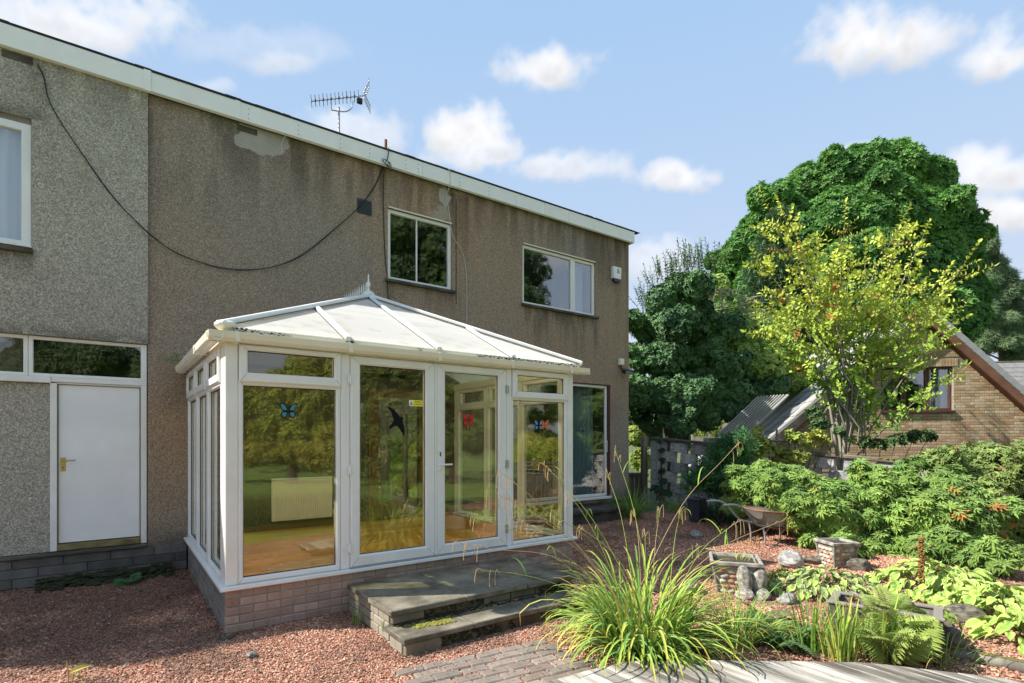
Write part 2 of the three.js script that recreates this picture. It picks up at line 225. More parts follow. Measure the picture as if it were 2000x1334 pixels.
// ───────────────────────── ground ─────────────────────────
const ZW = -2.93;                                                     // front of the main wall
structure('ground', uvMetres(new THREE.PlaneGeometry(900, 900).rotateX(-Math.PI / 2)), mottled([0.05, 0.075, 0.02], [0.09, 0.12, 0.035], 1.2, 50, { size: 8, grain: 0.4, bump: 0.02 })).position.y = -0.012;
{ const s = new THREE.Shape([[-7, -2.9], [10.9, -2.9], [12.4, 4.5], [8, 7.5], [4.6, 5.6], [4.4, 4.5], [2, 4.3], [-0.5, 3.9], [-7, 3.6]].map((p) => new THREE.Vector2(p[0], -p[1])));
  structure('gravel_bed', uvMetres(new THREE.ShapeGeometry(s).rotateX(-Math.PI / 2)), M.gravelSheet).position.y = 0; }
{ const s = new THREE.Shape([[-30, 3.0], [3, 3.0], [4.4, 4.6], [5.6, 6.4], [8, 7.6], [10, 6.2], [24, 6.2], [34, 44], [-30, 44]].map((p) => new THREE.Vector2(p[0], -p[1])));
  structure('lawn', uvMetres(new THREE.ShapeGeometry(s).rotateX(-Math.PI / 2)), mottled([0.115, 0.20, 0.032], [0.20, 0.30, 0.05], 2, 51, { size: 4, grain: 0.4, bump: 0.02 })).position.y = -0.004; }
{ // loose red chippings
  const chip = clean(new THREE.OctahedronGeometry(1, 0).rotateX(0.4).rotateZ(0.3).scale(1, 0.5, 0.75)), r = rng(21), list = [];
  const blocked = (x, z) => (x > -0.02 && x < 4.06 && z < 0.02) || (x > 1.05 && x < 4.0 && z < 1.36);
  const lay = (x0, x1, z0, z1, dens, size) => { const n = (x1 - x0) * (z1 - z0) * dens; for (let i = 0; i < n; i++) { const x = mix(x0, x1, r()), z = mix(z0, z1, r()); if (z < ZW + 0.02 || blocked(x, z)) continue; list.push([x, z, size * (0.55 + 0.5 * r() + 0.9 * Math.pow(r(), 4))]); } };
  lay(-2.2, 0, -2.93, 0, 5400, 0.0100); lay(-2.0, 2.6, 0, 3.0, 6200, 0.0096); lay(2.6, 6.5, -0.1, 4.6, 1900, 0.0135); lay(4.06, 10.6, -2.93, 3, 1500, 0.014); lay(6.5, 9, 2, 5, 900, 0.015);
  for (let i = 0; i < 260; i++) list.push([mix(0.95, 2.5, r()), mix(1.6, 2.35, r()), 0.009 * (0.5 + 0.7 * r()), 0.03]); for (let i = 0; i < 60; i++) { const z = 1.09 + 0.05 * r(); list.push([mix(1.1, 2.9, r()), z, 0.007 * (0.5 + 0.7 * r()), 0.142]); }
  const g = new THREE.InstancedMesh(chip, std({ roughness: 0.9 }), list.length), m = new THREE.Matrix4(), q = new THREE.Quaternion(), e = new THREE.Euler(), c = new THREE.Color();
  list.forEach(([x, z, s, y = 0], i) => { e.set((r() - 0.5) * 1.2, r() * 6.28, (r() - 0.5) * 1.2); m.compose(V(x, y + s * 0.25 + (y ? 0 : 0.006 * r()), z), q.setFromEuler(e), V(s, s, s)); g.setMatrixAt(i, m); const p = gravelPal[Math.floor(r() * gravelPal.length)], dirtAndShade = x < 0.3 && z < 0.1 ? 0.7 * sstep(0.2, 0.62, fbm(x * 2.2, 1, z * 2.2, 4) + 0.18 * sstep(-1.2, -2.8, z)) : 0.55 * sstep(0.5, 0.7, fbm(x * 1.7, 1, z * 1.7, 4)), k = (0.75 + 0.5 * r()); g.setColorAt(i, c.setRGB(mix(p[0] * k, 0.10 * k, dirtAndShade), mix(p[1] * k, 0.06 * k, dirtAndShade), mix(p[2] * k, 0.046 * k, dirtAndShade))); });  // chips near the house carry dirt plus the shade of the house as colour
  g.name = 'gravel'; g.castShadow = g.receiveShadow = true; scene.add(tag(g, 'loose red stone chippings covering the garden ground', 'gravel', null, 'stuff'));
}

// ───────────────────────── bricks ─────────────────────────
// lays courses between x0 and x1 in the xy plane of the parent, faces at z
function brickwork(parent, x0, x1, y0, rows, z, depth, tones, seed, opt = {}) {
  const r = rng(seed), bw = opt.len ?? 0.225, bh = opt.h ?? 0.075, j = opt.joint ?? 0.01, mats = tones;
  for (let k = 0; k < rows; k++) {
    let x = x0 - (k % 2 ? bw / 2 : 0);
    while (x < x1 - 0.01) {
      const a = Math.max(x, x0), b = Math.min(x + bw, x1), w = b - a - j;
      if (w > 0.02) { const m = put('brick', tint(cbox(w, bh - j, depth, 0.005).clone(), ...((kk) => mats[Math.floor(r() * mats.length)].map((t) => t * kk))(0.88 + 0.24 * r())), vcol, parent); m.position.set((a + b) / 2, y0 + k * bh + bh / 2, z - depth / 2 + (r() - 0.5) * 0.004); }
      x += bw;
    }
  }
}
const litBrick = [[0.497, 0.347, 0.271], [0.455, 0.320, 0.251], [0.524, 0.374, 0.297], [0.428, 0.299, 0.238], [0.483, 0.347, 0.277], [0.469, 0.333, 0.264], [0.400, 0.245, 0.185]], shadedBrick = [[0.23, 0.21, 0.185], [0.28, 0.255, 0.225], [0.20, 0.18, 0.16], [0.26, 0.225, 0.195]], mossBrick = [[0.13, 0.12, 0.085], [0.20, 0.17, 0.12], [0.09, 0.085, 0.06], [0.26, 0.22, 0.15], [0.11, 0.075, 0.05]], darkBrick = [[0.105, 0.10, 0.092], [0.125, 0.118, 0.107], [0.095, 0.09, 0.083], [0.15, 0.145, 0.135]];  // conservatory front and sides: one brick, bounced light and shade put into the tones

// a window in the xy plane: frame with bars, panes and sill
function glazed(parent, name, x0, x1, y0, y1, z, { f = 0.05, depth = 0.06, bars = [], fm = M.pvc, gm = M.glass, sashes = null } = {}) {
  const w = sub(name, parent);
  if (sashes) for (const [a, b, t] of sashes) { put('frame', ring(a, b, y0, y1, t, t, t, t, z, depth), fm, w); put('glass', bx(a + t - 0.008, b - t + 0.008, y0 + t - 0.008, y1 - t + 0.008, z - depth * 0.62, z - depth * 0.62 + 0.004, 0.0005), gm, w); }
  else {
    put('frame', ring(x0, x1, y0, y1, f, f, f, f, z, depth), fm, w);
    const xs = [x0 + f, ...bars.flatMap((b) => [b - 0.02, b + 0.02]), x1 - f];
    for (const b of bars) put('glazing_bar', bx(b - 0.02, b + 0.02, y0 + f, y1 - f, z - depth, z - 0.006, 0.004), fm, w);
    for (let i = 0; i < xs.length; i += 2) put('glass', bx(xs[i] - 0.006, xs[i + 1] + 0.006, y0 + f - 0.006, y1 - f + 0.006, z - depth * 0.6, z - depth * 0.6 + 0.004, 0.0005), gm, w);
  }
  return w;
}
// hanging cloth with folds, in the xy plane
function drape(x0, x1, y0, y1, z, folds, amp, seed) {
  const g = new THREE.PlaneGeometry(x1 - x0, y1 - y0, folds * 8, 16).translate((x0 + x1) / 2, (y0 + y1) / 2, z), p = g.attributes.position;
  for (let i = 0; i < p.count; i++) { const u = (p.getX(i) - x0) / (x1 - x0), v = (p.getY(i) - y0) / (y1 - y0); p.setZ(i, z + amp * (Math.sin(u * folds * 6.283 + 2.4 * fbm(u * 6, v * 1.2, seed, 2) * 2) + 0.5 * Math.sin(u * folds * 14 + seed))); }
  g.computeVertexNormals(); return g;
}

// ───────────────────────── the house ─────────────────────────
const XR = 8.38, TOP = 5.97, BACK = -10.5, XS = -0.43;
const house = thing('house', 'flat roofed house with brown and grey pebble dashed walls and a white fascia', 'house', [0, 0, 0]);
put('wall', plate([[XS, 0.335], [XR, 0.335], [XR, TOP], [XS, TOP]], [[2.745, 3.917, 4.212, 5.352], [5.44, 7.358, 4.217, 5.345], [5.15, 7.80, 0.45, 2.815], [2.42, 3.42, 0.405, 2.45]], 0.28, ZW), M.render, house);
put('wall', plate([[-6, 2.85], [XS, 2.85], [XS, TOP], [-6, TOP]], [[-3.6, -1.513, 3.80, 5.265]], 0.30, ZW + 0.055), M.renderGrey, house).userData.label = 'grey lighter render over the back door';
put('wall', bx(-6, -1.362, 0.38, 2.31, ZW - 0.25, ZW - 0.02, 0.004), M.renderGrey, house).userData.label = 'pebble dashed infill panel beside the white door';
{ const s = new THREE.BoxGeometry(0.28, TOP, -BACK + ZW - 0.29).translate(XR - 0.142, TOP / 2, (BACK + ZW - 0.286) / 2); put('wall', uvMetres(s), M.render, house);
  put('wall', new MB().box(-6, XR, 0, TOP, BACK - 0.28, BACK).box(-6.28, -6, 0, TOP, BACK, ZW).geo(), M.plaster, house); }
put('floor', new MB().box(-6, XR - 0.29, 2.9, 3.1, BACK, ZW - 0.31).box(-6, XR - 0.29, 0.2, 0.4, BACK, ZW - 0.31).geo(), M.carpet, house);
put('partition', new MB().box(-6, XR - 0.29, 3.1, 5.8, -7.1, -7).box(4.6, 4.7, 3.1, 5.8, -6.99, ZW - 0.3).box(0.6, 0.7, 3.1, 5.8, -6.99, ZW - 0.3).box(-6, XR - 0.29, 0.4, 2.9, -7.1, -7).box(4.6, 4.7, 0.4, 2.9, -6.99, ZW - 0.3).geo(), M.plaster, house);
put('ceiling', bx(-6, XR - 0.29, 5.75, 5.95, BACK, ZW - 0.31), M.ceiling, house);
put('roof', bx(-6.2, XR + 0.03, 5.975, 6.19, BACK - 0.3, ZW + 0.05), M.felt, house);
{ const fs = sub('fascia', house); const zf = ZW + 0.115, xs = [-6.2, -0.435, 0.565, 3.3, 5.9, XR + 0.065];
  for (let i = 0; i < 5; i++) put('fascia_board', bx(xs[i] + 0.002, xs[i + 1] - 0.002, 5.955 + (i > 0 ? 0.004 : 0), 6.195, zf - 0.03, zf + (i ? 0 : 0.006), 0.004), M.fascia, fs);
  put('joint_cover', bx(-0.475, -0.40, 5.945, 6.2, zf + 0.007, zf + 0.016, 0.003), M.fascia, fs); put('joint_cover', bx(0.535, 0.60, 5.955, 6.195, zf + 0.001, zf + 0.009, 0.003), M.fascia, fs);
  put('fascia_board', bx(XR + 0.035, XR + 0.065, 5.957, 6.194, BACK, zf - 0.031, 0.004), M.fascia, fs);
  const n = new MB(); for (const x of [0.7, 1.35, 1.95, 2.4, 3.0, 3.22, 4.0, 4.6, 5.2, 6.5, 7.2]) for (const y of [6.0, 6.06, 6.13]) n.add(new THREE.SphereGeometry(0.006, 6, 4).translate(x, y, zf + 0.002)); n.build('nail_heads', M.dark, fs);
  put('roof_edge', new MB().box(-6.2, XR + 0.08, 6.196, 6.222, zf - 0.12, zf + 0.012, 0.003).box(XR - 0.05, XR + 0.08, 6.197, 6.221, BACK, zf - 0.121, 0.003).geo(), M.felt, fs);
  put('underside', bx(-6.2, XR + 0.034, 5.955, 5.972, ZW + 0.056, zf - 0.031, 0.002), M.fascia, fs); }
// ragged felt upstand
{ const r = rng(5), b = new MB(); for (let x = -2; x < 8.3; x += 0.25 + 0.4 * r()) b.box(x, x + 0.1 + 0.3 * r(), 6.221, 6.226 + 0.014 * r(), ZW - 0.02, ZW + 0.11, 0.002); b.build('roof_felt', M.felt, house); }
for (const [x0, x1] of [[-1.76, -1.50], [0.58, 0.83]]) put('air_slot', bx(x0, x1, 5.86, 5.94, ZW - 0.02, x0 < -1 ? ZW + 0.062 : ZW + 0.006, 0.002), M.concreteDark, house);
{ const p = sub('plinth', house); put('ledge', bx(-6, XS - 0.003, 0.335, 0.378, ZW - 0.2, ZW + 0.06, 0.008), M.concreteDark, p); put('mortar', bx(-6, -0.01, 0, 0.334, ZW - 0.24, ZW + 0.01, 0.002), M.concreteDark, p); const b = sub('brickwork', p); p.remove(b); brickwork(p, -3, -0.01, 0.01, 3, ZW + 0.026, 0.05, darkBrick, 61, { len: 0.44, h: 0.108, joint: 0.006 });
  put('mortar', bx(4.06, XR, 0, 0.334, ZW - 0.24, ZW - 0.02, 0.002), M.concreteDark, p); }
// windows upstairs
{ const w1 = glazed(house, 'window', 2.748, 3.914, 4.215, 5.349, ZW - 0.03, { f: 0.055, gm: M.glassUp }); put('glazing_bar', bx(3.262, 3.286, 4.272, 5.292, ZW - 0.062, ZW - 0.048, 0.002), M.pvc, w1); put('sill', bx(2.70, 3.96, 4.165, 4.211, ZW - 0.1, ZW + 0.07, 0.006), M.concreteDark, w1); put('head', bx(2.75, 3.912, 5.352, 5.372, ZW - 0.02, ZW + 0.02, 0.004), M.cream, w1);
  const w2 = glazed(house, 'window', 0, 0, 4.22, 5.342, ZW - 0.03, { gm: M.glassUp, sashes: [[5.443, 6.75, 0.055], [6.752, 7.355, 0.055]] }); put('sill', bx(5.40, 7.41, 4.17, 4.216, ZW - 0.1, ZW + 0.07, 0.006), M.concreteDark, w2); put('head', bx(5.45, 7.35, 5.346, 5.366, ZW - 0.02, ZW + 0.02, 0.004), M.cream, w2);
  const w3 = glazed(house, 'window', 0, 0, 3.803, 5.20, ZW + 0.03, { gm: M.glass, sashes: [[-2.7, -1.516, 0.085], [-3.597, -2.702, 0.085]] }); put('sill', bx(-3.65, -1.50, 3.745, 3.80, ZW - 0.05, ZW + 0.12, 0.006), M.concreteDark, w3); put('head', bx(-3.6, -1.513, 5.201, 5.264, ZW - 0.03, ZW + 0.02, 0.006), M.oldWood, w3); put('drip', bx(-3.65, -1.505, 3.80, 3.815, ZW + 0.03, ZW + 0.13, 0.003), M.paint, w3); }
// door, fanlight and side light
{ const fr = ZW - 0.015;
  const d = sub('door', house); put('door_panel', bx(-1.289, -0.509, 0.466, 2.306, fr - 0.075, fr - 0.03, 0.005), M.door, d);
  put('frame', new MB().box(-1.36, -1.298, 0.385, 2.32, fr - 0.1, fr + 0.02).box(-0.50, -0.44, 0.385, 2.845, fr - 0.1, fr + 0.02).box(-1.3, -0.5, 2.312, 2.33, fr - 0.1, fr + 0.004).geo(), M.paint, d);
  put('doorstop', new MB().box(-1.298, -1.289, 0.47, 2.312, fr - 0.09, fr - 0.012, 0.001).box(-0.509, -0.50, 0.47, 2.312, fr - 0.09, fr - 0.012, 0.001).geo(), std({ color: lin(0.16, 0.15, 0.03), roughness: 0.7 }), d);
  put('threshold', bx(-1.297, -0.501, 0.385, 0.455, fr - 0.1, fr + 0.03, 0.006), mottled([0.10, 0.085, 0.03], [0.26, 0.22, 0.10], 8, 62), d);
  put('handle', new MB().box(-1.268, -1.222, 1.30, 1.46, fr - 0.031, fr - 0.024, 0.002).tube([V(-1.243, 1.425, fr - 0.03), V(-1.243, 1.425, fr + 0.02), V(-1.2, 1.425, fr + 0.028), V(-1.13, 1.428, fr + 0.03)], 0.008, 14, 8).geo(), M.brass, d); put('keyhole', new MB().add(new THREE.CylinderGeometry(0.007, 0.007, 0.004, 10).rotateX(Math.PI / 2).translate(-1.245, 1.345, fr - 0.022)).box(-1.2475, -1.2425, 1.325, 1.345, fr - 0.024, fr - 0.0205, 0.0005).geo(), M.dark, d);
  const t = glazed(house, 'window', -1.545, -0.445, 2.385, 2.845, fr + 0.01, { f: 0.04, depth: 0.05, fm: M.paint, gm: M.glassUp });
  glazed(house, 'window', -3.4, -1.548, 2.385, 2.845, fr + 0.01, { f: 0.04, depth: 0.05, fm: M.paint, gm: M.glass });
  put('rail', new MB().box(-3.4, -1.35, 2.315, 2.383, fr - 0.06, fr + 0.05, 0.006).box(-1.35, -0.44, 2.332, 2.383, fr - 0.06, fr + 0.022, 0.004).geo(), M.paint, house); }
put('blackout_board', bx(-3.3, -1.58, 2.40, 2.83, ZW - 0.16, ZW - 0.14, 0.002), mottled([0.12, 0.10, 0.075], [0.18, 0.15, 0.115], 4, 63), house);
put('air_vent', (() => { const b = new MB().box(2.24, 2.478, 5.15, 5.377, ZW - 0.01, ZW + 0.012, 0.003); for (let y = 5.165; y < 5.36; y += 0.022) b.box(2.25, 2.468, y, y + 0.011, ZW + 0.012, ZW + 0.024, 0.002); return b.geo(); })(), std({ color: lin(0.055, 0.06, 0.075), roughness: 0.5 }), house);
put('vent_pipe', tube([V(2.72, 6.2, ZW - 0.02), V(2.72, 6.43, ZW - 0.02)], 0.022, 1, 10), M.rust, house);
put('downpipe_stub', tube([V(3.995, 5.8, ZW + 0.01), V(3.995, 4.0, ZW + 0.01)], 0.006, 1, 5), M.concreteDark, house);
// patio door with its dark reveal
{ const d = sub('patio_door', house), z = ZW - 0.045; put('lining', new MB().box(7.748, 7.798, 0.452, 2.80, z - 0.06, ZW - 0.004).box(5.152, 7.798, 2.802, 2.814, z - 0.06, ZW - 0.002).geo(), M.oxblood, d);
  for (const [a, b] of [[5.152, 6.50], [6.44, 7.746]]) { const zz = z - (a > 6 ? 0 : 0.05); put('frame', ring(a, b, 0.452, 2.80, 0.055, 0.055, 0.06, 0.055, zz, 0.045), M.pvc, d); put('glass', bx(a + 0.05, b - 0.05, 0.508, 2.75, zz - 0.026, zz - 0.021, 0.0005), M.glassUp, d); }
  put('handle', new MB().box(7.708, 7.728, 1.38, 1.63, z + 0.022, z + 0.034, 0.004).box(7.708, 7.728, 1.39, 1.41, z + 0.001, z + 0.022, 0.002).box(7.708, 7.728, 1.60, 1.62, z + 0.001, z + 0.022, 0.002).geo(), M.pvc, d); put('sill', bx(5.15, 7.8, 0.40, 0.45, ZW - 0.1, ZW + 0.05, 0.006), M.pvcOld, d); }
{ const s = thing('door_step', 'dark mossy concrete step below the sliding patio door', 'step', [6.4, 0, ZW + 0.25]); put('slab', bx(-1.3, 1.35, 0.2, 0.27, -0.24, 0.25, 0.01), M.concreteDark, s); put('base', bx(-1.25, 1.3, 0, 0.2, -0.24, 0.2, 0.01), M.concreteDark, s); }
// inner door between house and conservatory
{ const d = sub('inner_door', house); put('frame', ring(2.422, 3.418, 0.41, 2.446, 0.16, 0.09, 0.03, 0.1, ZW + 0.03, 0.16), M.brownWood, d); put('glass', bx(2.58, 3.33, 0.44, 2.35, ZW - 0.07, ZW - 0.065, 0.001), M.glassUp, d); put('handle', new MB().box(2.60, 2.63, 1.38, 1.54, ZW - 0.064, ZW - 0.05, 0.002).tube([V(2.615, 1.47, ZW - 0.05), V(2.615, 1.47, ZW - 0.01), V(2.73, 1.47, ZW)], 0.009, 10, 8).geo(), M.pvc, d); }
// curtains
tag(put('curtain', drape(-3.5, -1.53, 3.82, 5.2, ZW - 0.085, 11, 0.03, 2), M.net), 'pale bluish net curtain inside the upper left window', 'curtain');
tag(put('curtain', drape(6.70, 7.52, 0.45, 2.75, ZW - 0.24, 6, 0.03, 5), M.curtain), 'long pale blue curtain hanging inside the sliding patio door', 'curtain');
tag(put('curtain', drape(6.85, 7.22, 4.25, 5.3, ZW - 0.26, 3, 0.02, 8), M.net), 'pale curtain inside the upper window nearest the alarm box', 'curtain');

// things fixed to the house
{ const a = thing('alarm_box', 'white burglar alarm box with dark blue base high on the house corner', 'alarm box', [7.95, 5.03, ZW]);
  const g = new THREE.ExtrudeGeometry(new THREE.Shape([[-0.115, 0.075], [0.115, 0.075], [0.125, 0.325], [-0.125, 0.325]].map((p) => new THREE.Vector2(...p))), { depth: 0.055, bevelEnabled: true, bevelSize: 0.012, bevelThickness: 0.012, bevelOffset: -0.01 }); put('cover', clean(g.translate(0, 0, 0.004)), M.pvc, a);
  put('base', clean(new THREE.ExtrudeGeometry(new THREE.Shape([[-0.08, 0], [0.08, 0], [0.112, 0.07], [-0.112, 0.07]].map((p) => new THREE.Vector2(...p))), { depth: 0.05, bevelEnabled: true, bevelSize: 0.01, bevelThickness: 0.01, bevelOffset: -0.008 }).translate(0, 0, 0.004)), std({ color: lin(0.015, 0.02, 0.06), roughness: 0.3 }), a);
  put('emblem', new MB().add(new THREE.TorusGeometry(0.034, 0.0045, 5, 22, 4.9).rotateZ(0.8).translate(0.03, 0.255, 0.073)).add(new THREE.TorusGeometry(0.016, 0.004, 5, 14, 4).rotateZ(2.5).translate(0.03, 0.255, 0.073)).box(-0.02, 0.08, 0.195, 0.207, 0.07, 0.0735, 0.0005).geo(), M.dark, a); }
{ const f = thing('floodlight', 'small black floodlight with white sensor on the house corner', 'floodlight', [8.1, 3.13, ZW]);
  put('sensor', bx(-0.075, 0.055, 0.13, 0.27, 0.0, 0.09, 0.015), M.cream, f); put('bracket', tube([V(-0.01, 0.135, 0.03), V(-0.01, 0.06, 0.05), V(0.03, 0.03, 0.09)], 0.018, 8, 6), M.dark, f);
  const l = put('lamp_housing', new MB().box(-0.09, 0.13, -0.045, 0.045, -0.03, 0.09, 0.012).geo(), M.dark, f); l.position.set(0.04, 0.0, 0.12); l.rotation.x = 0.5; const gl = put('lamp_glass', bx(-0.08, 0.12, -0.035, 0.035, 0.0905, 0.095, 0.001), std({ color: lin(0.25, 0.26, 0.27), roughness: 0.2 }), l); void gl; }
{ const z = ZW + 0.075, z2 = ZW + 0.03; const p = [[72, 124], [85, 150], [92, 185], [105, 215], [160, 300], [225, 390], [288, 453], [304, 466], [340, 492], [390, 512], [430, 522], [480, 527], [530, 522], [570, 508], [600, 490], [650, 450], [700, 405], [730, 365], [748, 325]].map(([u, v]) => { const r = dirOf(u, v), zz = u <= 292 ? z : z2, t = (zz - EYE.z) / r.z; return EYE.clone().addScaledVector(r, t); });
  const q = p.map((a, i) => a.clone().add(V(0.004, -0.008 + 0.010 * Math.sin(i * 1.7), 0.008)));
  const c = thing('hanging_cable', 'black cable sagging across the pebble dashed wall to a coil', 'cable'); put('strand', tube(p, 0.006, 90, 5), M.cable, c); put('strand', tube(q, 0.0045, 90, 5), M.cable, c);
  const b = new MB(); for (let i = 0; i < 4; i++) b.add(new THREE.TorusGeometry(0.07 + 0.012 * i, 0.005, 5, 24).scale(1, 0.45, 1).rotateZ(0.3 * i - 0.4).rotateY(0.3 * i).translate(2.655 + 0.02 * i, 5.99 - 0.012 * i, ZW + 0.14)); b.tube([V(2.70, 6.23, ZW + 0.135), V(2.69, 6.1, ZW + 0.14), V(2.66, 6.0, ZW + 0.15)], 0.008, 10, 5); b.build('coil', M.cable, c); }
tag(put('cable', tube([V(2.66, 5.95, ZW + 0.05), V(2.665, 5.5, ZW + 0.012), V(2.68, 4.9, ZW + 0.01), V(2.70, 4.5, ZW + 0.012), V(2.735, 4.2, ZW + 0.014), V(2.73, 4.0, ZW + 0.03), V(2.80, 3.7, ZW + 0.01)], 0.007, 50, 5), M.cable), 'thin black cable dropping straight beside the centre upper window', 'cable');
tag(put('cable', tube([V(3.76, 6.24, ZW + 0.09), V(3.79, 6.2, ZW + 0.135), V(3.80, 5.95, ZW + 0.13), V(3.79, 5.8, ZW + 0.03), V(3.84, 5.6, ZW + 0.012), V(3.93, 5.15, ZW + 0.012), V(4.12, 4.9, ZW + 0.012), V(4.19, 4.6, ZW + 0.012), V(4.2, 3.2, ZW + 0.012)], 0.006, 70, 5), M.cablePale), 'thin pale cable running down the wall right of the centre window', 'cable');
tag(put('cable', tube([V(1.19, 5.96, ZW + 0.1), V(1.16, 5.9, ZW + 0.04), V(1.14, 5.82, ZW + 0.03), V(1.15, 5.72, ZW + 0.02)], 0.006, 16, 5), M.cablePale), 'short pale cable end hanging under the fascia by the patched render', 'cable');
{ const a = thing('tv_aerial', 'rooftop television aerial with long boom and mesh reflector', 'aerial', [2.66, 6.19, -5]);
  put('mast', new MB().tube([V(0, 0, 0), V(0, 1.74, 0)], 0.02, 1, 8).geo(), M.alu, a);
  const l = V(-0.46, 1.77, -0.17), r = V(0.45, 2.03, 0.20), d = r.clone().sub(l).normalize(), n = V(-d.z, 0, d.x).normalize(), up = V(0, 1, 0);
  put('bracket', new MB().tube([V(-0.13, 1.66, -0.04), V(0.12, 1.68, 0.05), V(0.22, 1.78, 0.09), V(0.23, 1.9, 0.1)], 0.012, 14, 6).tube([V(-0.13, 1.66, -0.04), V(-0.135, 1.83, -0.045)], 0.01, 1, 6).geo(), M.alu, a);
  put('boom', tube([l, r], 0.011, 1, 6), M.alu, a);
  for (let i = 0; i < 13; i++) { const p = l.clone().lerp(r, i / 14), s = 0.055 + 0.012 * (i % 3 === 0 ? 1 : 0); const b = new MB(); for (const q of [1, -1]) b.tube([p.clone().addScaledVector(n, -0.09).addScaledVector(up, -q * s), p.clone().addScaledVector(n, 0.09).addScaledVector(up, q * s)], 0.006, 1, 5); b.box(p.x - 0.012, p.x + 0.012, p.y - 0.02, p.y + 0.03, p.z - 0.012, p.z + 0.012, 0.002); b.build('director', i % 2 ? M.dark : M.alu, a); }
  put('junction_box', bx(0.30, 0.40, 1.87, 1.97, 0.1, 0.17, 0.01), M.dark, a);
  for (const q of [1, -1]) { const g = new MB(), ax = up.clone().multiplyScalar(q).addScaledVector(d, 0.45).normalize(); for (let i = 0; i <= 5; i++) { const p = r.clone().addScaledVector(d, -0.04).addScaledVector(ax, 0.03 + 0.046 * i); g.tube([p.clone().addScaledVector(n, -0.16), p.clone().addScaledVector(n, 0.16)], 0.005, 1, 5); } for (const k of [-0.1, 0.1]) { const p = r.clone().addScaledVector(d, -0.04).addScaledVector(n, k); g.tube([p, p.clone().addScaledVector(ax, 0.27)], 0.007, 1, 5); } g.build('reflector', M.alu, a); } }
{ const r = thing('radiator', 'pale cream panel radiator on the wall inside the glazed room', 'radiator', [1.42, 0.5, ZW]); put('panel', bx(-0.42, 0.42, 0.02, 0.60, 0.04, 0.085, 0.012), M.cream, r); const b = new MB(); for (let x = -0.39; x < 0.39; x += 0.033) b.box(x, x + 0.02, 0.05, 0.56, 0.084, 0.093, 0.004); b.build('flutes', M.cream, r); put('grille', bx(-0.42, 0.42, 0.60, 0.618, 0.012, 0.095, 0.003), M.pvcOld, r); put('valve', new MB().tube([V(0.46, -0.1, 0.05), V(0.46, 0.1, 0.05)], 0.009, 1, 8).box(0.44, 0.48, 0.06, 0.13, 0.03, 0.07, 0.008).geo(), M.pvc, r); put('bracket', bx(-0.3, 0.3, 0.2, 0.4, 0.0, 0.039, 0.002), M.steel, r); }

// ───────────────────────── the conservatory ─────────────────────────
const CW = 4.03, CT = 2.50;
const cons = thing('conservatory', 'white framed glazed conservatory with hipped pale roof on a low brick wall', 'conservatory');
{ // low brick wall
  const w = sub('brick_wall', cons); put('mortar', new MB().box(0.006, CW - 0.006, 0, 0.372, -0.2, -0.006, 0.001).box(0.006, 0.2, 0, 0.371, ZW, -0.201, 0.001).box(CW - 0.2, CW - 0.006, 0, 0.371, ZW, -0.201, 0.001).geo(), M.mortar, w);
  brickwork(w, 0.0, CW, 0.0, 5, 0, 0.09, litBrick, 71);
  const l = sub('side', w, [0, 0, 0], -Math.PI / 2), r2 = l; w.remove(r2);
  // side courses, as bricks turned along z
  for (const [X, s, tones, seed] of [[0, 1, shadedBrick, 72], [CW, -1, shadedBrick, 73]]) { const r = rng(seed); for (let k = 0; k < 5; k++) for (let z = ZW + (k % 2 ? 0 : -0.112); z < -0.1; z += 0.225) { const a = Math.max(z, ZW + 0.002), b = Math.min(z + 0.225, -0.095), L = b - a - 0.01; if (L < 0.03) continue; const m = put('brick', tint(cbox(0.09, 0.065, L, 0.005).clone(), ...((kk) => tones[Math.floor(r() * tones.length)].map((t) => t * kk))(0.88 + 0.24 * r())), vcol, w); m.position.set(X + s * (0.045 + (r() - 0.5) * 0.003), k * 0.075 + 0.0375, (a + b) / 2); } }
  put('sill', new MB().box(-0.045, CW + 0.045, 0.376, 0.412, -0.1, 0.045, 0.006).box(-0.045, 0.1, 0.376, 0.4115, ZW, -0.101, 0.006).box(CW - 0.1, CW + 0.045, 0.376, 0.4115, ZW, -0.101, 0.006).geo(), M.pvc, w); }
put('corner_post', new MB().box(0.0, 0.10, 0.413, 2.52, -0.115, -0.002, 0.006).geo(), M.pvcOld, cons);
put('corner_post', new MB().box(3.935, CW, 0.413, 2.52, -0.115, -0.002, 0.006).geo(), M.pvcOld, cons);
put('head_beam', new MB().box(0.0, CW, 2.5, 2.60, -0.08, -0.003, 0.005).box(0.0, 0.075, 2.5, 2.599, ZW, -0.081, 0.005).box(CW - 0.075, CW, 2.5, 2.599, ZW, -0.081, 0.005).geo(), M.cream, cons);
let frontGlass = M.glassFront; const paneIn = (g, x0, x1, y0, y1, z) => put('glass', bx(x0 - 0.01, x1 + 0.01, y0 - 0.01, y1 + 0.01, z, z + 0.004, 0.0004), frontGlass, g);
const jointM = std({ color: lin(0.20, 0.195, 0.17), roughness: 0.9 });
function mitres(g, ox0, ox1, oy0, oy1, ix0, ix1, iy0, iy1, z) { const b = new MB(); for (const [a, c, d, e] of [[ox0, oy0, ix0, iy0], [ox1, oy0, ix1, iy0], [ox0, oy1, ix0, iy1], [ox1, oy1, ix1, iy1]]) b.tube([V(mix(a, d, 0.12), mix(c, e, 0.12), z), V(mix(a, d, 0.85), mix(c, e, 0.85), z)], 0.0013, 1, 4); b.build('mitre_joints', jointM, g); }
const gasket = (g, x0, x1, y0, y1, z) => put('gasket', ring(x0 - 0.006, x1 + 0.006, y0 - 0.006, y1 + 0.006, 0.012, 0.012, 0.012, 0.012, z, 0.008, 0.001), M.rubber, g);
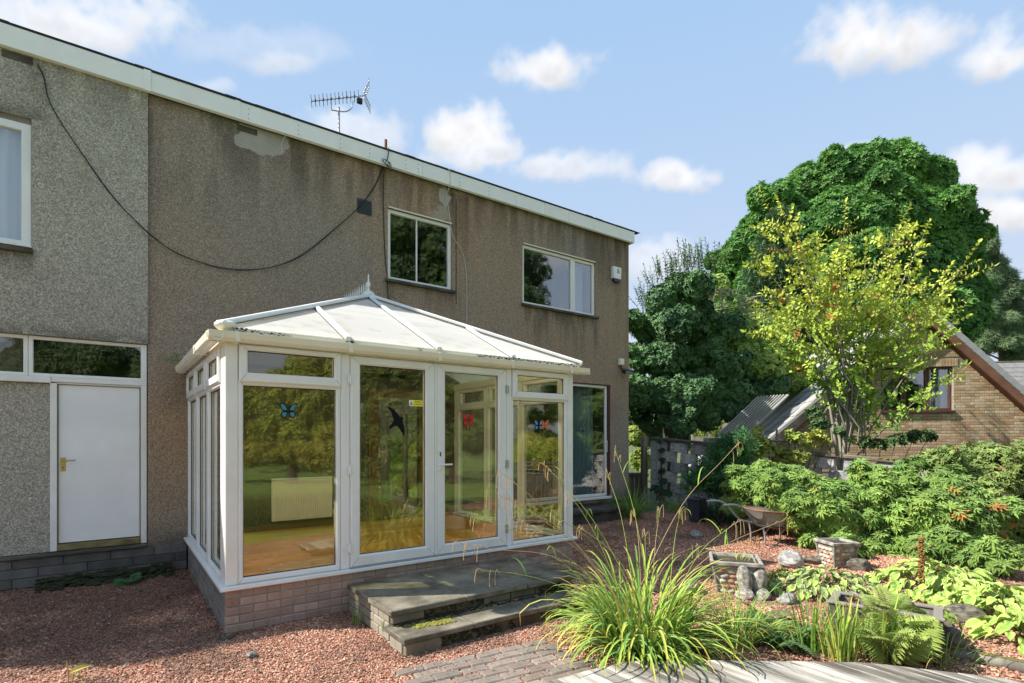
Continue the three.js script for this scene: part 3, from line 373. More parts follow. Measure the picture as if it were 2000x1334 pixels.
function fixedPane(parent, gx0, gx1, gy0, gy1, x0, x1, y0, y1, z = 0) { const w = sub('window', parent); put('frame', ring(x0, x1, y0, y1, gx0 - x0, x1 - gx1, gy0 - y0, y1 - gy1, z, 0.065, 0.012), M.pvc, w); mitres(w, x0, x1, y0, y1, gx0, gx1, gy0, gy1, z); paneIn(w, gx0, gx1, gy0, gy1, z - 0.045); gasket(w, gx0, gx1, gy0, gy1, z - 0.028); return w; }
function topLight(parent, gx0, gx1, gy0, gy1, x0, x1, y0, y1, z = 0) { const w = sub('window', parent); put('frame', ring(x0, x1, y0, y1, gx0 - x0, x1 - gx1, gy0 - y0, y1 - gy1, z + 0.024, 0.075, 0.012), M.pvc, w); mitres(w, x0, x1, y0, y1, gx0, gx1, gy0, gy1, z + 0.024); paneIn(w, gx0, gx1, gy0, gy1, z - 0.02); gasket(w, gx0, gx1, gy0, gy1, z - 0.004); return w; }
fixedPane(cons, 0.142, 0.955, 0.465, 2.15, 0.101, 1.0, 0.413, 2.20); topLight(cons, 0.175, 0.93, 2.262, 2.455, 0.105, 0.998, 2.175, 2.508);
put('door_post', bx(1.001, 1.088, 0.413, 2.50, -0.075, 0.0, 0.005), M.pvc, cons);
put('gap_filler', bx(0.101, 1.0, 2.2, 2.5, -0.07, -0.052, 0.002), M.pvc, cons).scale.set(1, 1, 1);
fixedPane(cons, 3.075, 3.888, 0.455, 2.14, 3.045, 3.934, 0.413, 2.18); topLight(cons, 3.123, 3.857, 2.246, 2.44, 3.05, 3.932, 2.165, 2.508);
put('door_post', bx(2.968, 3.044, 0.413, 2.50, -0.075, 0.0, 0.005), M.pvc, cons);
{ const bad = cons.children.find((o) => o.name === 'gap_filler'); cons.remove(bad); }
for (const [x0, x1, gx0, gx1, hx] of [[1.092, 2.020, 1.19, 1.905, 1.088], [2.028, 2.964, 2.143, 2.847, 2.966]]) {
  const d = sub('door', cons); put('frame', ring(x0, x1, 0.42, 2.495, gx0 - x0, x1 - gx1, 0.115, 0.085, 0.012, 0.07, 0.014), M.pvc, d); mitres(d, x0, x1, 0.42, 2.495, gx0, gx1, 0.535, 2.41, 0.012); paneIn(d, gx0, gx1, 0.535, 2.41, -0.03); gasket(d, gx0, gx1, 0.535, 2.41, -0.014);
  for (const y of [0.62, 1.38, 2.26]) { const h = new MB().tube([V(hx, y - 0.05, 0.022), V(hx, y + 0.05, 0.022)], 0.009, 1, 8).box(hx - 0.028, hx + 0.028, y - 0.042, y + 0.042, 0.011, 0.018, 0.002); h.build('hinge', hx > 2 ? M.steel : M.pvc, d); } }
{ const d = cons.children.filter((o) => o.name === 'door')[1]; put('handle', new MB().box(2.058, 2.088, 1.34, 1.56, 0.012, 0.024, 0.005).tube([V(2.073, 1.40, 0.02), V(2.073, 1.40, 0.055), V(2.11, 1.40, 0.062), V(2.20, 1.40, 0.06)], 0.010, 14, 8).geo(), M.pvc, d); put('keyhole', bx(2.066, 2.08, 1.49, 1.535, 0.0245, 0.028, 0.003), M.dark, d); }
put('cover_strip', bx(2.012, 2.032, 0.43, 2.49, 0.006, 0.017, 0.003), M.pvc, cons);
put('threshold', bx(1.09, 2.966, 0.413, 0.425, -0.06, 0.03, 0.002), M.alu, cons);
// sides
function sideWall(parent, turned) { const L = 2.81; // local x runs from the house (0) to the front
  const a = [[0.06, 0.90], [0.96, 1.78], [1.84, 2.69]];
  put('mullion', new MB().box(0.0, 0.055, 0.413, 2.5, -0.07, 0).box(0.905, 0.955, 0.413, 2.5, -0.07, 0).box(1.785, 1.835, 0.413, 2.5, -0.07, 0).box(2.695, L, 0.413, 2.5, -0.07, 0).geo(), M.pvcOld, parent);
  for (const [x0, x1] of a) { fixedPane(parent, x0 + 0.04, x1 - 0.04, 0.46, 2.15, x0 - 0.004, x1 + 0.004, 0.413, 2.20); topLight(parent, x0 + 0.075, x1 - 0.075, 2.27, 2.44, x0 + 0.005, x1 - 0.005, 2.185, 2.50); } }
frontGlass = M.glass;
{ const s1 = new THREE.Group(); sideWall(s1); const s2 = new THREE.Group(); sideWall(s2);
  // turn the pieces of each side in place, so that they stay parts of the conservatory
  const m1 = new THREE.Matrix4().makeRotationY(-Math.PI / 2).setPosition(0, 0, ZW + 0.002), m2 = new THREE.Matrix4().makeRotationY(Math.PI / 2).setPosition(CW, 0, -0.118);
  for (const [s, m] of [[s1, m1], [s2, m2]]) for (const o of [...s.children]) { o.applyMatrix4(m); cons.add(o); } }
// gutter: half square channel on brackets
function gutterRun(p, q, out, brackets) { // from p to q (points on the inner top edge), out = outward normal
  const prof = [[0, 0], [0.004, -0.052], [0.02, -0.075], [0.075, -0.075], [0.10, -0.05], [0.112, -0.004], [0.112, 0.004], [0.104, 0.004], [0.096, -0.045], [0.07, -0.066], [0.024, -0.066], [0.012, -0.048], [0.008, 0]];
  const d = q.clone().sub(p), L = d.length(); d.normalize(); const s = new THREE.Shape(prof.map((k) => new THREE.Vector2(...k)));
  const g = new THREE.ExtrudeGeometry(s, { depth: L, bevelEnabled: false }); const m = new THREE.Matrix4().makeBasis(out, V(0, 1, 0), d.clone()); if (m.determinant() < 0) { g.scale(1, 1, 1); }
  g.applyMatrix4(m.setPosition(p)); const c = clean(g); if (m.determinant() < 0) { const P = c.attributes.position; for (let i = 0; i < P.count; i += 3) for (const A of [c.attributes.position, c.attributes.normal, c.attributes.uv]) { const n = A.itemSize; for (let k = 0; k < n; k++) { const t = A.array[i * n + k]; A.array[i * n + k] = A.array[(i + 2) * n + k]; A.array[(i + 2) * n + k] = t; } } c.computeVertexNormals(); }
  return c; }
{ const gu = sub('gutter', cons), y = 2.585;
  put('channel', gutterRun(V(-0.14, y, 0.008), V(CW + 0.18, y, 0.008), V(0, 0, 1)), M.cream, gu); put('channel', gutterRun(V(-0.028, y, 0.12), V(-0.028, y, ZW + 0.02), V(-1, 0, 0)), M.cream, gu); put('channel', gutterRun(V(CW + 0.028, y, -0.0), V(CW + 0.028, y, ZW + 0.02), V(1, 0, 0)), M.cream, gu);
  put('end_cap', bx(CW + 0.18, CW + 0.186, y - 0.076, y + 0.004, 0.008, 0.121, 0.001), M.cream, gu);
  for (const x of [0.08, 1.06, 2.02, 2.98, 3.9]) put('gutter_bracket', new MB().box(x - 0.018, x + 0.018, y - 0.082, y - 0.073, 0.004, 0.098, 0.002).box(x - 0.018, x + 0.018, y - 0.078, y + 0.008, 0.112, 0.1235, 0.003).box(x - 0.018, x + 0.018, y - 0.06, y - 0.03, 0.1, 0.118, 0.003).geo(), M.cream, gu);
  for (const z of [0.0, -0.9, -1.8, -2.7]) put('gutter_bracket', new MB().box(-0.145, -0.138, y - 0.078, y + 0.008, z - 0.018, z + 0.018, 0.003).box(-0.13, -0.03, y - 0.082, y - 0.073, z - 0.018, z + 0.018, 0.002).geo(), M.cream, gu);
  const r = rng(31), b = new MB(); for (let x = 0.03; x < CW; x += 0.005 + 0.012 * r()) if (fbm(x * 3, 2, 2, 3) > 0.40) b.add(lumpy(0.004 + 0.009 * r() * r(), x * 9, 1.2, 0.8, 1, 0.5, 0).translate(x, y + 0.012 + 0.028 * r(), 0.075 + 0.03 * r())); tag(b.build('gutter_moss', std({ color: lin(0.035, 0.03, 0.018), roughness: 1 }), gu), null, null, null, 'stuff'); }
// roof: three slopes, panels between glazing bars
{ const rf = sub('roof', cons), A = V(2.02, 3.60, -1.90), B = V(2.02, 3.60, ZW + 0.02), FL = V(-0.03, 2.635, 0.07), FR = V(CW + 0.05, 2.635, 0.07), BL = V(-0.03, 2.635, ZW + 0.02), BR = V(CW + 0.05, 2.635, ZW + 0.02);
  const tri = (pts) => { const g = new THREE.BufferGeometry(), p = []; for (let i = 1; i < pts.length - 1; i++) for (const q of [pts[0], pts[i], pts[i + 1]]) p.push(q.x, q.y, q.z); g.setAttribute('position', new THREE.Float32BufferAttribute(p, 3)); g.computeVertexNormals(); return uvMetres(g); };
  const eave = (x) => V(x, 2.635, 0.07), onHip = (F, x) => { const t = (x - F.x) / (A.x - F.x); return F.clone().lerp(A, t); };
  const xs = [1.04, 2.02, 3.0], h1 = onHip(FL, 1.04), h3 = onHip(FR, 3.0);
  put('roof_panel', tri([FL, eave(1.04), h1]), M.polycarb, rf); put('roof_panel', tri([eave(1.04), eave(2.02), A, h1]), M.polycarb, rf); put('roof_panel', tri([eave(2.02), eave(3.0), h3, A]), M.polycarb, rf); put('roof_panel', tri([eave(3.0), FR, h3]), M.polycarb, rf);
  const sideBar = (F, Bk, z) => { const t = (z - F.z) / (Bk.z - F.z), e = F.clone().lerp(Bk, t), k = clamp((F.z - z) / (F.z - A.z), 0, 1), top = k < 1 ? F.clone().lerp(A, k) : V(A.x, A.y, z); return [e, top]; };
  for (const [F, Bk] of [[FL, BL], [FR, BR]]) { let pe = F, pt = F; for (const z of [-0.92, -1.90, ZW + 0.02]) { const [e, top] = sideBar(F, Bk, z); put('roof_panel', pt === F ? tri([F, top, e]) : tri([pe, pt, top, e]), M.polycarb, rf); pe = e; pt = top; } }
  const bar = (p, q, w, h, lift = 0.012) => { const d = q.clone().sub(p), L = d.length(); d.normalize(); const s = V().crossVectors(V(0, 1, 0), d).normalize(), n = V().crossVectors(d, s).normalize(); const g = cbox(w, h, L, w * 0.22).clone(); return uvMetres(g.applyMatrix4(new THREE.Matrix4().makeBasis(s, n, d).setPosition(p.clone().add(q).multiplyScalar(0.5).addScaledVector(n, lift)))); };
  const seal = std({ color: lin(0.10, 0.10, 0.09), roughness: 0.8 }); const barPart = (name, g0, p, q, w) => { put(name, g0, M.pvc, rf); put('bar_seal', bar(p, q, w + 0.022, 0.008, 0.004), seal, rf); };
  const ov = (p, q, k) => p.clone().sub(q).normalize().multiplyScalar(k).add(p);
  barPart('hip_bar', bar(ov(FL, A, 0.03), A, 0.085, 0.055, 0.02), FL, A, 0.085); barPart('hip_bar', bar(ov(FR, A, 0.03), A, 0.085, 0.055, 0.02), FR, A, 0.085);
  barPart('glazing_bar', bar(ov(eave(1.04), h1, 0.03), h1, 0.06, 0.045), eave(1.04), h1, 0.06); barPart('glazing_bar', bar(ov(eave(2.02), A, 0.03), A, 0.06, 0.045), eave(2.02), A, 0.06); barPart('glazing_bar', bar(ov(eave(3.0), h3, 0.03), h3, 0.06, 0.045), eave(3.0), h3, 0.06);
  for (const [F, Bk] of [[FL, BL], [FR, BR]]) for (const z of [-0.92, -1.90]) { const [e, top] = sideBar(F, Bk, z); put('glazing_bar', bar(ov(e, top, 0.03), top, 0.06, 0.045), M.pvc, rf); }
  put('ridge', bx(1.965, 2.075, 3.585, 3.665, ZW + 0.02, -1.88, 0.015), M.pvc, rf); put('ridge_cap', lumpy(0.085, 1, 1, 0.55, 1, 0.05, 2).translate(2.02, 3.635, -1.90), M.pvc, rf);
  put('eaves_strip', new MB().box(-0.03, CW + 0.05, 2.598, 2.633, 0.03, 0.075, 0.004).box(-0.034, 0.01, 2.6, 2.632, ZW + 0.02, 0.029, 0.004).box(CW + 0.01, CW + 0.054, 2.6, 2.632, ZW + 0.02, 0.029, 0.004).geo(), M.cream, rf);
  put('corner_cap', lumpy(0.075, 3, 1.2, 0.6, 1, 0.1, 2).translate(0.0, 2.645, 0.04), M.cream, rf); put('flashing', bx(-0.05, CW + 0.05, 2.64, 2.7, ZW, ZW + 0.012, 0.002), M.concreteDark, rf); 
  put('finial', new THREE.LatheGeometry([[0, 0], [0.032, 0], [0.034, 0.03], [0.014, 0.05], [0.012, 0.075], [0.03, 0.105], [0.026, 0.135], [0.010, 0.155], [0.016, 0.175], [0.006, 0.20], [0.010, 0.225], [0, 0.27]].map((p) => new THREE.Vector2(...p)), 12).translate(2.02, 3.655, -1.90), M.pvc, rf);
  const cr = sub('cresting', rf); rf.remove(cr); const spike = new THREE.LatheGeometry([[0, 0], [0.012, 0], [0.008, 0.025], [0.021, 0.055], [0.014, 0.095], [0, 0.155]].map((p) => new THREE.Vector2(...p)), 6).scale(0.5, 1.1, 1.25);
  for (let i = 0; i < 11; i++) { const m = put('cresting_spike', spike, M.pvc, rf); m.position.set(2.02, 3.672, -1.985 - i * 0.085); } put('cresting_rail', bx(2.013, 2.027, 3.664, 3.685, ZW + 0.02, -1.96, 0.002), M.pvc, rf); }
// floor inside
{ const f = sub('floor', cons); put('screed', bx(0.2, CW - 0.2, 0.3, 0.38, ZW + 0.002, -0.2, 0.002), M.concreteDark, f); const r = rng(77), mats = []; for (let i = 0; i < 4; i++) { const k = 0.85 + 0.1 * i; mats.push(mottled([0.58 * k, 0.26 * k, 0.05 * k], [0.76 * k, 0.38 * k, 0.08 * k], 7, 80 + i, { grain: 0.06, streak: 8, bump: 0.0005, rough: 0.35 })); }
  for (let k = 0, z = ZW + 0.01; z < -0.21; z += 0.19, k++) for (let x = 0.205 - (k % 3) * 0.43; x < CW - 0.21; x += 1.29) { const a = Math.max(x, 0.205), b = Math.min(x + 1.29, CW - 0.205), c = Math.min(z + 0.19, -0.205); if (b - a < 0.03) continue; const m = put('floor_board', cbox(b - a - 0.002, 0.012, c - z - 0.002, 0.001), mats[Math.floor(r() * 4)], f); m.position.set((a + b) / 2, 0.387, (z + c) / 2); }
  put('skirting', new MB().box(0.2, 2.4, 0.394, 0.47, ZW + 0.001, ZW + 0.018, 0.003).box(3.43, CW - 0.2, 0.394, 0.47, ZW + 0.001, ZW + 0.018, 0.003).geo(), M.brownWood, f); put('floor_vent', (() => { const b = new MB(); for (let i = 0; i < 8; i++) b.box(0.24, 0.5, 0.394, 0.399, -0.32 + i * 0.012, -0.314 + i * 0.012, 0.001); return b.geo(); })(), M.steel, f); }
{ const w = sub('added_dark_sheet', cons); put('panel', plate([[0.08, 0.47], [2.412, 0.47], [2.412, 2.452], [3.428, 2.452], [3.428, 0.47], [CW - 0.08, 0.47], [CW - 0.08, 2.5], [2.2, 3.5], [1.84, 3.5], [0.08, 2.5]], [], 0.008, ZW + 0.012), mottled([0.055, 0.045, 0.033], [0.09, 0.074, 0.055], 5, 89, { grain: 0.3, bump: 0.004 }), w); }  // added dark sheet over the pebble dash, indoor dimness put into its colour
// stickers on the glass
function wings(name, label, cat, x, y, z, s, inner, edge, tail) {
  const t = thing(name, label, cat, [x, y, z]);
  const up = [[0.02, 0], [0.10, 0.30], [0.28, 0.50], [0.48, 0.56], [0.50, 0.42], [0.44, 0.22], [0.30, 0.04]], low = [[0.02, -0.02], [0.30, 0.02], [0.42, -0.12], [0.38, -0.32], [0.24, -0.40], [0.12, -0.30]];
  const shape = (pts, k, c) => { const m = pts.reduce((a, p) => [a[0] + p[0] / pts.length, a[1] + p[1] / pts.length], [0, 0]); const sh = new THREE.Shape(); const q = pts.map((p) => new THREE.Vector2(mix(m[0], p[0], k), mix(m[1], p[1], k))); sh.setFromPoints(new THREE.SplineCurve([...q, q[0]]).getPoints(24)); return sh; };
  const part = (nm, k, d, mat) => { const b = new MB(); for (const sg of [1, -1]) for (const p of [up, low]) { const g = new THREE.ExtrudeGeometry(shape(p, k), { depth: d, bevelEnabled: false }); if (sg < 0) { g.rotateY(Math.PI).translate(0, 0, d); } b.add(g.scale(s, s, 1)); } if (nm === 'wing_edge') { b.add(new THREE.CylinderGeometry(0.02 * s, 0.015 * s, 0.62 * s, 6).scale(1, 1, 0.15).translate(0, 0.0, 0.0006)); if (tail) for (const q of [-1, 1]) b.add(new THREE.BoxGeometry(0.09 * s, 0.42 * s, 0.0009).translate(q * 0.13 * s, -0.55 * s, 0.0005)); } return b.build(nm, mat, t); };
  part('wing_edge', 1, 0.001, edge); part('wing', 0.72, 0.0018, inner); return t; }
const inkB = std({ color: lin(0.010, 0.010, 0.012), roughness: 0.7, specularIntensity: 0.2 });
wings('butterfly_sticker', 'teal blue butterfly sticker on the big left pane of the conservatory', 'sticker', 0.525, 1.93, -0.038, 0.145, std({ color: lin(0.04, 0.24, 0.36), roughness: 0.5 }), inkB);
wings('butterfly_sticker', 'red butterfly sticker with black tails on the right conservatory door', 'sticker', 2.455, 1.885, -0.023, 0.15, std({ color: lin(0.62, 0.012, 0.02), roughness: 0.5 }), std({ color: lin(0.20, 0.006, 0.01), roughness: 0.5 }), true);
wings('butterfly_sticker', 'light blue butterfly sticker on the conservatory pane beside the grass plumes', 'sticker', 3.485, 1.84, -0.038, 0.135, std({ color: lin(0.12, 0.30, 0.55), roughness: 0.5 }), inkB);
wings('butterfly_sticker', 'orange butterfly sticker close against a light blue one', 'sticker', 3.585, 1.845, -0.04, 0.125, std({ color: lin(0.72, 0.16, 0.02), roughness: 0.5 }), std({ color: lin(0.55, 0.11, 0.02), roughness: 0.5 }));
wings('butterfly_sticker', 'small black and white butterfly sticker on the sliding patio door', 'sticker', 7.05, 1.83, ZW - 0.064, 0.17, std({ color: lin(0.18, 0.20, 0.20), roughness: 0.5 }), inkB);
{ const b = thing('bird_sticker', 'black diving bird of prey silhouette sticker on the left conservatory door', 'sticker', [1.575, 1.86, -0.0245]);
  const pts = [[-0.10, 0.155], [-0.02, 0.125], [0.03, 0.075], [0.045, 0.045], [0.07, 0.045], [0.095, 0.03], [0.075, 0.015], [0.09, -0.03], [0.105, -0.09], [0.098, -0.165], [0.06, -0.10], [0.02, -0.045], [-0.02, -0.05], [-0.055, -0.085], [-0.075, -0.07], [-0.035, -0.02], [-0.02, 0.02], [-0.045, 0.09]];
  put('silhouette', clean(new THREE.ExtrudeGeometry(new THREE.Shape(pts.map((p) => new THREE.Vector2(...p))), { depth: 0.0012, bevelEnabled: false })), inkB, b); }
{ const c = document.createElement('canvas'); c.width = 512; c.height = 192; const x = c.getContext('2d'); x.fillStyle = '#f2f2ea'; x.fillRect(0, 0, 512, 192); x.fillStyle = '#f0dc10'; x.fillRect(160, 8, 344, 176); x.fillStyle = '#111'; x.beginPath(); x.moveTo(84, 22); x.lineTo(152, 164); x.lineTo(16, 164); x.fill(); x.fillStyle = '#f0dc10'; x.beginPath(); x.moveTo(84, 48); x.lineTo(132, 152); x.lineTo(36, 152); x.fill(); x.fillStyle = '#111'; x.fillRect(62, 100, 36, 22); x.fillRect(98, 106, 14, 10); x.fillRect(76, 122, 8, 18); x.font = 'bold 84px sans-serif'; x.textAlign = 'center'; x.fillText('CCTV', 332, 92); x.font = 'bold 44px sans-serif'; x.fillText('IN OPERATION', 332, 156, 320);
  const t = new THREE.CanvasTexture(c); t.colorSpace = THREE.SRGBColorSpace; const g = new THREE.PlaneGeometry(0.158, 0.062); const m = put('warning_sticker', g, std({ map: t, roughness: 0.4 })); m.position.set(1.805, 2.055, -0.0235); tag(m, 'yellow CCTV warning sticker in the corner of the left conservatory door', 'sticker'); }

// ───────────────────────── steps, paving, deck ─────────────────────────
{ const s = thing('garden_steps', 'two weathered concrete steps with mossy brick sides at the conservatory doors', 'steps', [0, 0, 0]);
  const cuts = [1.04, 1.76, 2.45, 3.1]; for (let i = 0; i < 3; i++) { put('slab', bx(cuts[i] + 0.002, cuts[i + 1] - 0.002, 0.232, 0.28, 0.575, 1.075, 0.007), M.concrete, s); put('slab', bx(cuts[i] + 0.002 + (i ? 0.03 : 0), cuts[i + 1] - 0.002 + (i < 2 ? 0.03 : 0), 0.233, 0.279, 0.05, 0.571, 0.007), M.concrete, s); }
  const c2 = [1.02, 1.66, 2.35, 3.05]; for (let i = 0; i < 3; i++) put('slab', bx(c2[i] + 0.002, c2[i + 1] - 0.002, 0.095, 0.14, 0.98, 1.365, 0.007), M.concrete, s);
  put('mortar', new MB().box(1.075, 3.06, 0, 0.23, 0.05, 1.03, 0.002).box(1.055, 3.02, 0, 0.094, 1.031, 1.325, 0.002).geo(), M.concreteDark, s);
  brickwork(s, 1.065, 3.05, 0.005, 3, 1.045, 0.05, mossBrick, 91, { len: 0.30, h: 0.075 }); brickwork(s, 1.045, 3.0, -0.02, 1, 1.338, 0.05, mossBrick, 92, { len: 0.34, h: 0.113 });
  const r = rng(93); for (let k = 0; k < 3; k++) for (let z = 0.05 - (k % 2) * 0.12; z < 1.0; z += 0.24) { const a = Math.max(z, 0.05), b = Math.min(z + 0.24, 0.99), L = b - a - 0.01; if (L < 0.03) continue; const m = put('brick', tint(cbox(0.05, 0.066, L, 0.005).clone(), ...[[0.34, 0.305, 0.235], [0.31, 0.28, 0.21], [0.36, 0.325, 0.255]][Math.floor(r() * 3)]), vcol, s); m.position.set(1.087, 0.005 + k * 0.075 + 0.0375, (a + b) / 2); }
  for (const [a, b] of [[1.05, 1.28]]) { const m = put('brick', tint(cbox(0.05, 0.09, b - a, 0.006).clone(), 0.32, 0.29, 0.225), vcol, s); m.position.set(1.062, 0.046, (a + b) / 2 + 0.01); }
  const rr = rng(94), moss = new MB(); for (let i = 0; i < 900; i++) { const x = 1.05 + 1.9 * rr(), f = fbm(x * 4, 3, 1, 3); const where = rr(); let p; if (where < 0.45) { if (f < 0.45) continue; p = V(x, 0.01 + 0.09 * rr(), 1.339); } else if (where < 0.65) { p = V(1.1 + 1.9 * rr(), 0.143, 1.05 + 0.06 * rr() * rr()); } else if (where < 0.85) { if (f < 0.45) continue; p = V(x, 0.145 + 0.08 * rr(), 1.047); } else { const q = rr(); p = V(1.2 + 0.35 * q, 0.142, 1.10 + 0.10 * rr() + 0.05 * q); } moss.add(lumpy(0.006 + 0.014 * rr(), i, 1.3, 0.7, 0.9, 0.5, 0).translate(p.x, p.y, p.z)); }
  const g = moss.geo(), cols = [[0.03, 0.03, 0.012], [0.02, 0.02, 0.01], [0.05, 0.05, 0.015]], n = g.attributes.position.count, ca = new Float32Array(n * 3); for (let i = 0; i < n; i += 60) { const y = g.attributes.position.getY(i), z = g.attributes.position.getZ(i), top = z > 1.085 && z < 1.28 && y > 0.12; const c = top ? [0.20, 0.19, 0.03] : cols[(i / 60) % 3]; for (let k = 0; k < 60 && i + k < n; k++) { ca[(i + k) * 3] = c[0]; ca[(i + k) * 3 + 1] = c[1]; ca[(i + k) * 3 + 2] = c[2]; } } g.setAttribute('color', new THREE.BufferAttribute(ca, 3)); tag(put('moss', g, std({ vertexColors: true, roughness: 1 }), s), null, null, null, 'stuff'); }
{ const p = thing('brick_paving', 'strip of worn grey brick pavers sunk in the gravel before the steps', 'paving'); const r = rng(101); const o = V(1.2, 0, 1.60), ang = 0.12; p.position.copy(o); p.rotation.y = -ang;
  const tones = [[0.27, 0.22, 0.185], [0.245, 0.20, 0.168], [0.30, 0.245, 0.205], [0.26, 0.205, 0.17], [0.235, 0.20, 0.17]];
  for (let j = 0; j < 7; j++) for (let i = 0; i < 6; i++) { const m = put('brick', tint(cbox(0.204, 0.05, 0.097, 0.010).clone(), ...((kk) => tones[Math.floor(r() * 5)].map((t) => t * kk))(0.85 + 0.3 * r())), vcol, p); m.position.set(-0.25 + i * 0.212 + (j % 2) * 0.106 + (r() - 0.5) * 0.008, -0.010 + 0.010 * r(), 0.05 + j * 0.104 + (r() - 0.5) * 0.006); m.rotation.set((r() - 0.5) * 0.06, (r() - 0.5) * 0.06, (r() - 0.5) * 0.05); } }
{ // timber deck: boards run away from the camera, with a rounded front edge
  const d = thing('timber_deck', 'bleached grey timber deck with a curved front edge', 'deck'), H = 0.12, EP = [[1.3, 2.50], [1.43, 2.51], [2.12, 2.58], [2.45, 2.80], [2.92, 3.16], [3.48, 3.6], [3.97, 4.3], [4.4, 5.2], [5.0, 6.6]], edge = (x) => { for (let i = 1; i < EP.length; i++) if (x <= EP[i][0]) return mix(EP[i - 1][1], EP[i][1], (x - EP[i - 1][0]) / (EP[i][0] - EP[i - 1][0])); return 6.7; }; const r = rng(111);
  const mats = []; for (let i = 0; i < 4; i++) { const k = 0.9 + 0.12 * i; mats.push(mottled([0.085 * k, 0.073 * k, 0.058 * k], [0.50 * k, 0.465 * k, 0.41 * k], 13, 112 + i, { grain: 0.35, bump: 0.004, size: 1.4, streak: 0.12, side: 512, rough: 0.9 })); }
  for (let x = 1.45, i = 0; x < 4.85; x += 0.123, i++) { const a = x, b = x + 0.117, za = edge(a), zb = edge(b), s = new THREE.Shape([[a, -za - 0.62], [b, -zb - 0.62], [b, -zb], [a, -za]].map((q) => new THREE.Vector2(...q)));
    const g = new THREE.ExtrudeGeometry(s, { depth: 0.024, bevelEnabled: true, bevelSize: 0.003, bevelThickness: 0.003, bevelOffset: -0.003, bevelSegments: 1 }).rotateX(-Math.PI / 2); g.translate(0, H - 0.03 + (r() - 0.5) * 0.003, 0); put('deck_board', uvMetres(g), mats[Math.floor(r() * 4)], d);
    for (const k of [0.03, 0.06, 0.09]) void k; }
  const b = new MB(); for (let x = 1.47; x < 4.6; x += 0.25) { const z0 = edge(x), z1 = edge(x + 0.25); b.add(tube([V(x, 0.055, z0 + 0.03), V(x + 0.25, 0.055, z1 + 0.03)], 0.04, 1, 4)); } b.build('edge_beam', M.darkWood, d);
  { const j = new MB(); for (let x = 1.47; x < 4.6; x += 0.25) j.add(tube([V(x, 0.05, edge(x) + 0.56), V(x + 0.25, 0.05, edge(x + 0.25) + 0.56)], 0.04, 1, 4)); j.build('joist', M.darkWood, d); } }

function mirrorX(g) { g.scale(-1, 1, 1); for (const A of Object.values(g.attributes)) { const n = A.itemSize; for (let i = 0; i < A.count; i += 3) for (let k = 0; k < n; k++) { const t = A.array[i * n + k]; A.array[i * n + k] = A.array[(i + 2) * n + k]; A.array[(i + 2) * n + k] = t; } } return g; }
// ───────────────────────── block wall and the house beyond it ─────────────────────────
const blockTones = [[0.46, 0.46, 0.45], [0.41, 0.41, 0.40], [0.55, 0.54, 0.51], [0.36, 0.36, 0.355], [0.62, 0.60, 0.56]];
{ const w = thing('block_wall', 'pierced grey concrete block garden wall with flat coping, stained with lichen', 'wall', [10.8, 0, -4.24], 80.59 * Math.PI / 180 - Math.PI);
  // local x runs from the far end towards the near end; the face looks back to the camera
  w.rotation.y = -80.59 * Math.PI / 180; const drop = (x) => -0.083 * x, r = rng(121), rowH = 0.262;
  const mat = new THREE.MeshPhysicalMaterial({ vertexColors: true, roughness: 0.95, map: mottled([0.22, 0.22, 0.22], [1, 1, 1], 11, 122, { grain: 0.35, size: 0.9 }).map, bumpMap: M.concrete.bumpMap, bumpScale: 0.012 });
  for (let k = 0; k < 7; k++) { const yTop = 1.63 - k * rowH; let x = -0.02 + (k % 2 ? 0.0 : 0.0), i = 0; while (x < 8.2) { const long = 0.40, gap = 0.16; const start = x + (k % 2 ? -0.28 : 0); const a = Math.max(start, 0), b = start + long; if (b > a + 0.06) { const c = blockTones[Math.floor(r() * 5)], m = put('block', tint(cbox(b - a - 0.006, rowH - 0.008, 0.19, 0.012).clone(), ...c), mat, w), X = (a + b) / 2; m.position.set(X, yTop - rowH / 2 + drop(X), 0); m.rotation.z = -0.083; } x += long + gap; i++; } }
  // stacked end pier at the far end
  for (let k = 0; k < 6; k++) { const c = blockTones[Math.floor(r() * 3)], m = put('block', tint(cbox(0.2, rowH - 0.008, 0.2, 0.012).clone(), ...c), mat, w); m.position.set(0.08, 1.62 - rowH / 2 - k * rowH, 0.005); }
  for (let x = -0.05, i = 0; x < 8.2; x += 0.9, i++) { const m = put('coping', cbox(0.895, 0.07, 0.30, 0.012), x < 2.5 ? M.concreteDark : M.concrete, w); m.position.set(x + 0.45, 1.675 + drop(x + 0.45), 0); m.rotation.z = -0.083; }
  const b = new MB(), rr = rng(123); for (let i = 0; i < 500; i++) { const x = 2.8 + 4.6 * rr(); if (fbm(x * 3, 1, 1, 3) < 0.42) continue; b.add(lumpy(0.012 + 0.02 * rr(), i, 1.5, 0.5, 1, 0.5, 0).translate(x, 1.712 + drop(x), 0.02 + 0.13 * rr())); } tag(put('moss', b.geo(), std({ color: lin(0.13, 0.11, 0.02), roughness: 1 }), w), null, null, null, 'stuff'); }
const NBX = V(0.692, 0, 0.722), nb0 = V(16.608, 0, -0.031), onGable = (u, v) => { const n = V(-0.722, 0, 0.692), r = dirOf(u, v), t = nb0.clone().sub(EYE).dot(n) / r.dot(n), p = EYE.clone().addScaledVector(r, t); return [p.clone().sub(nb0).dot(NBX), p.y]; };
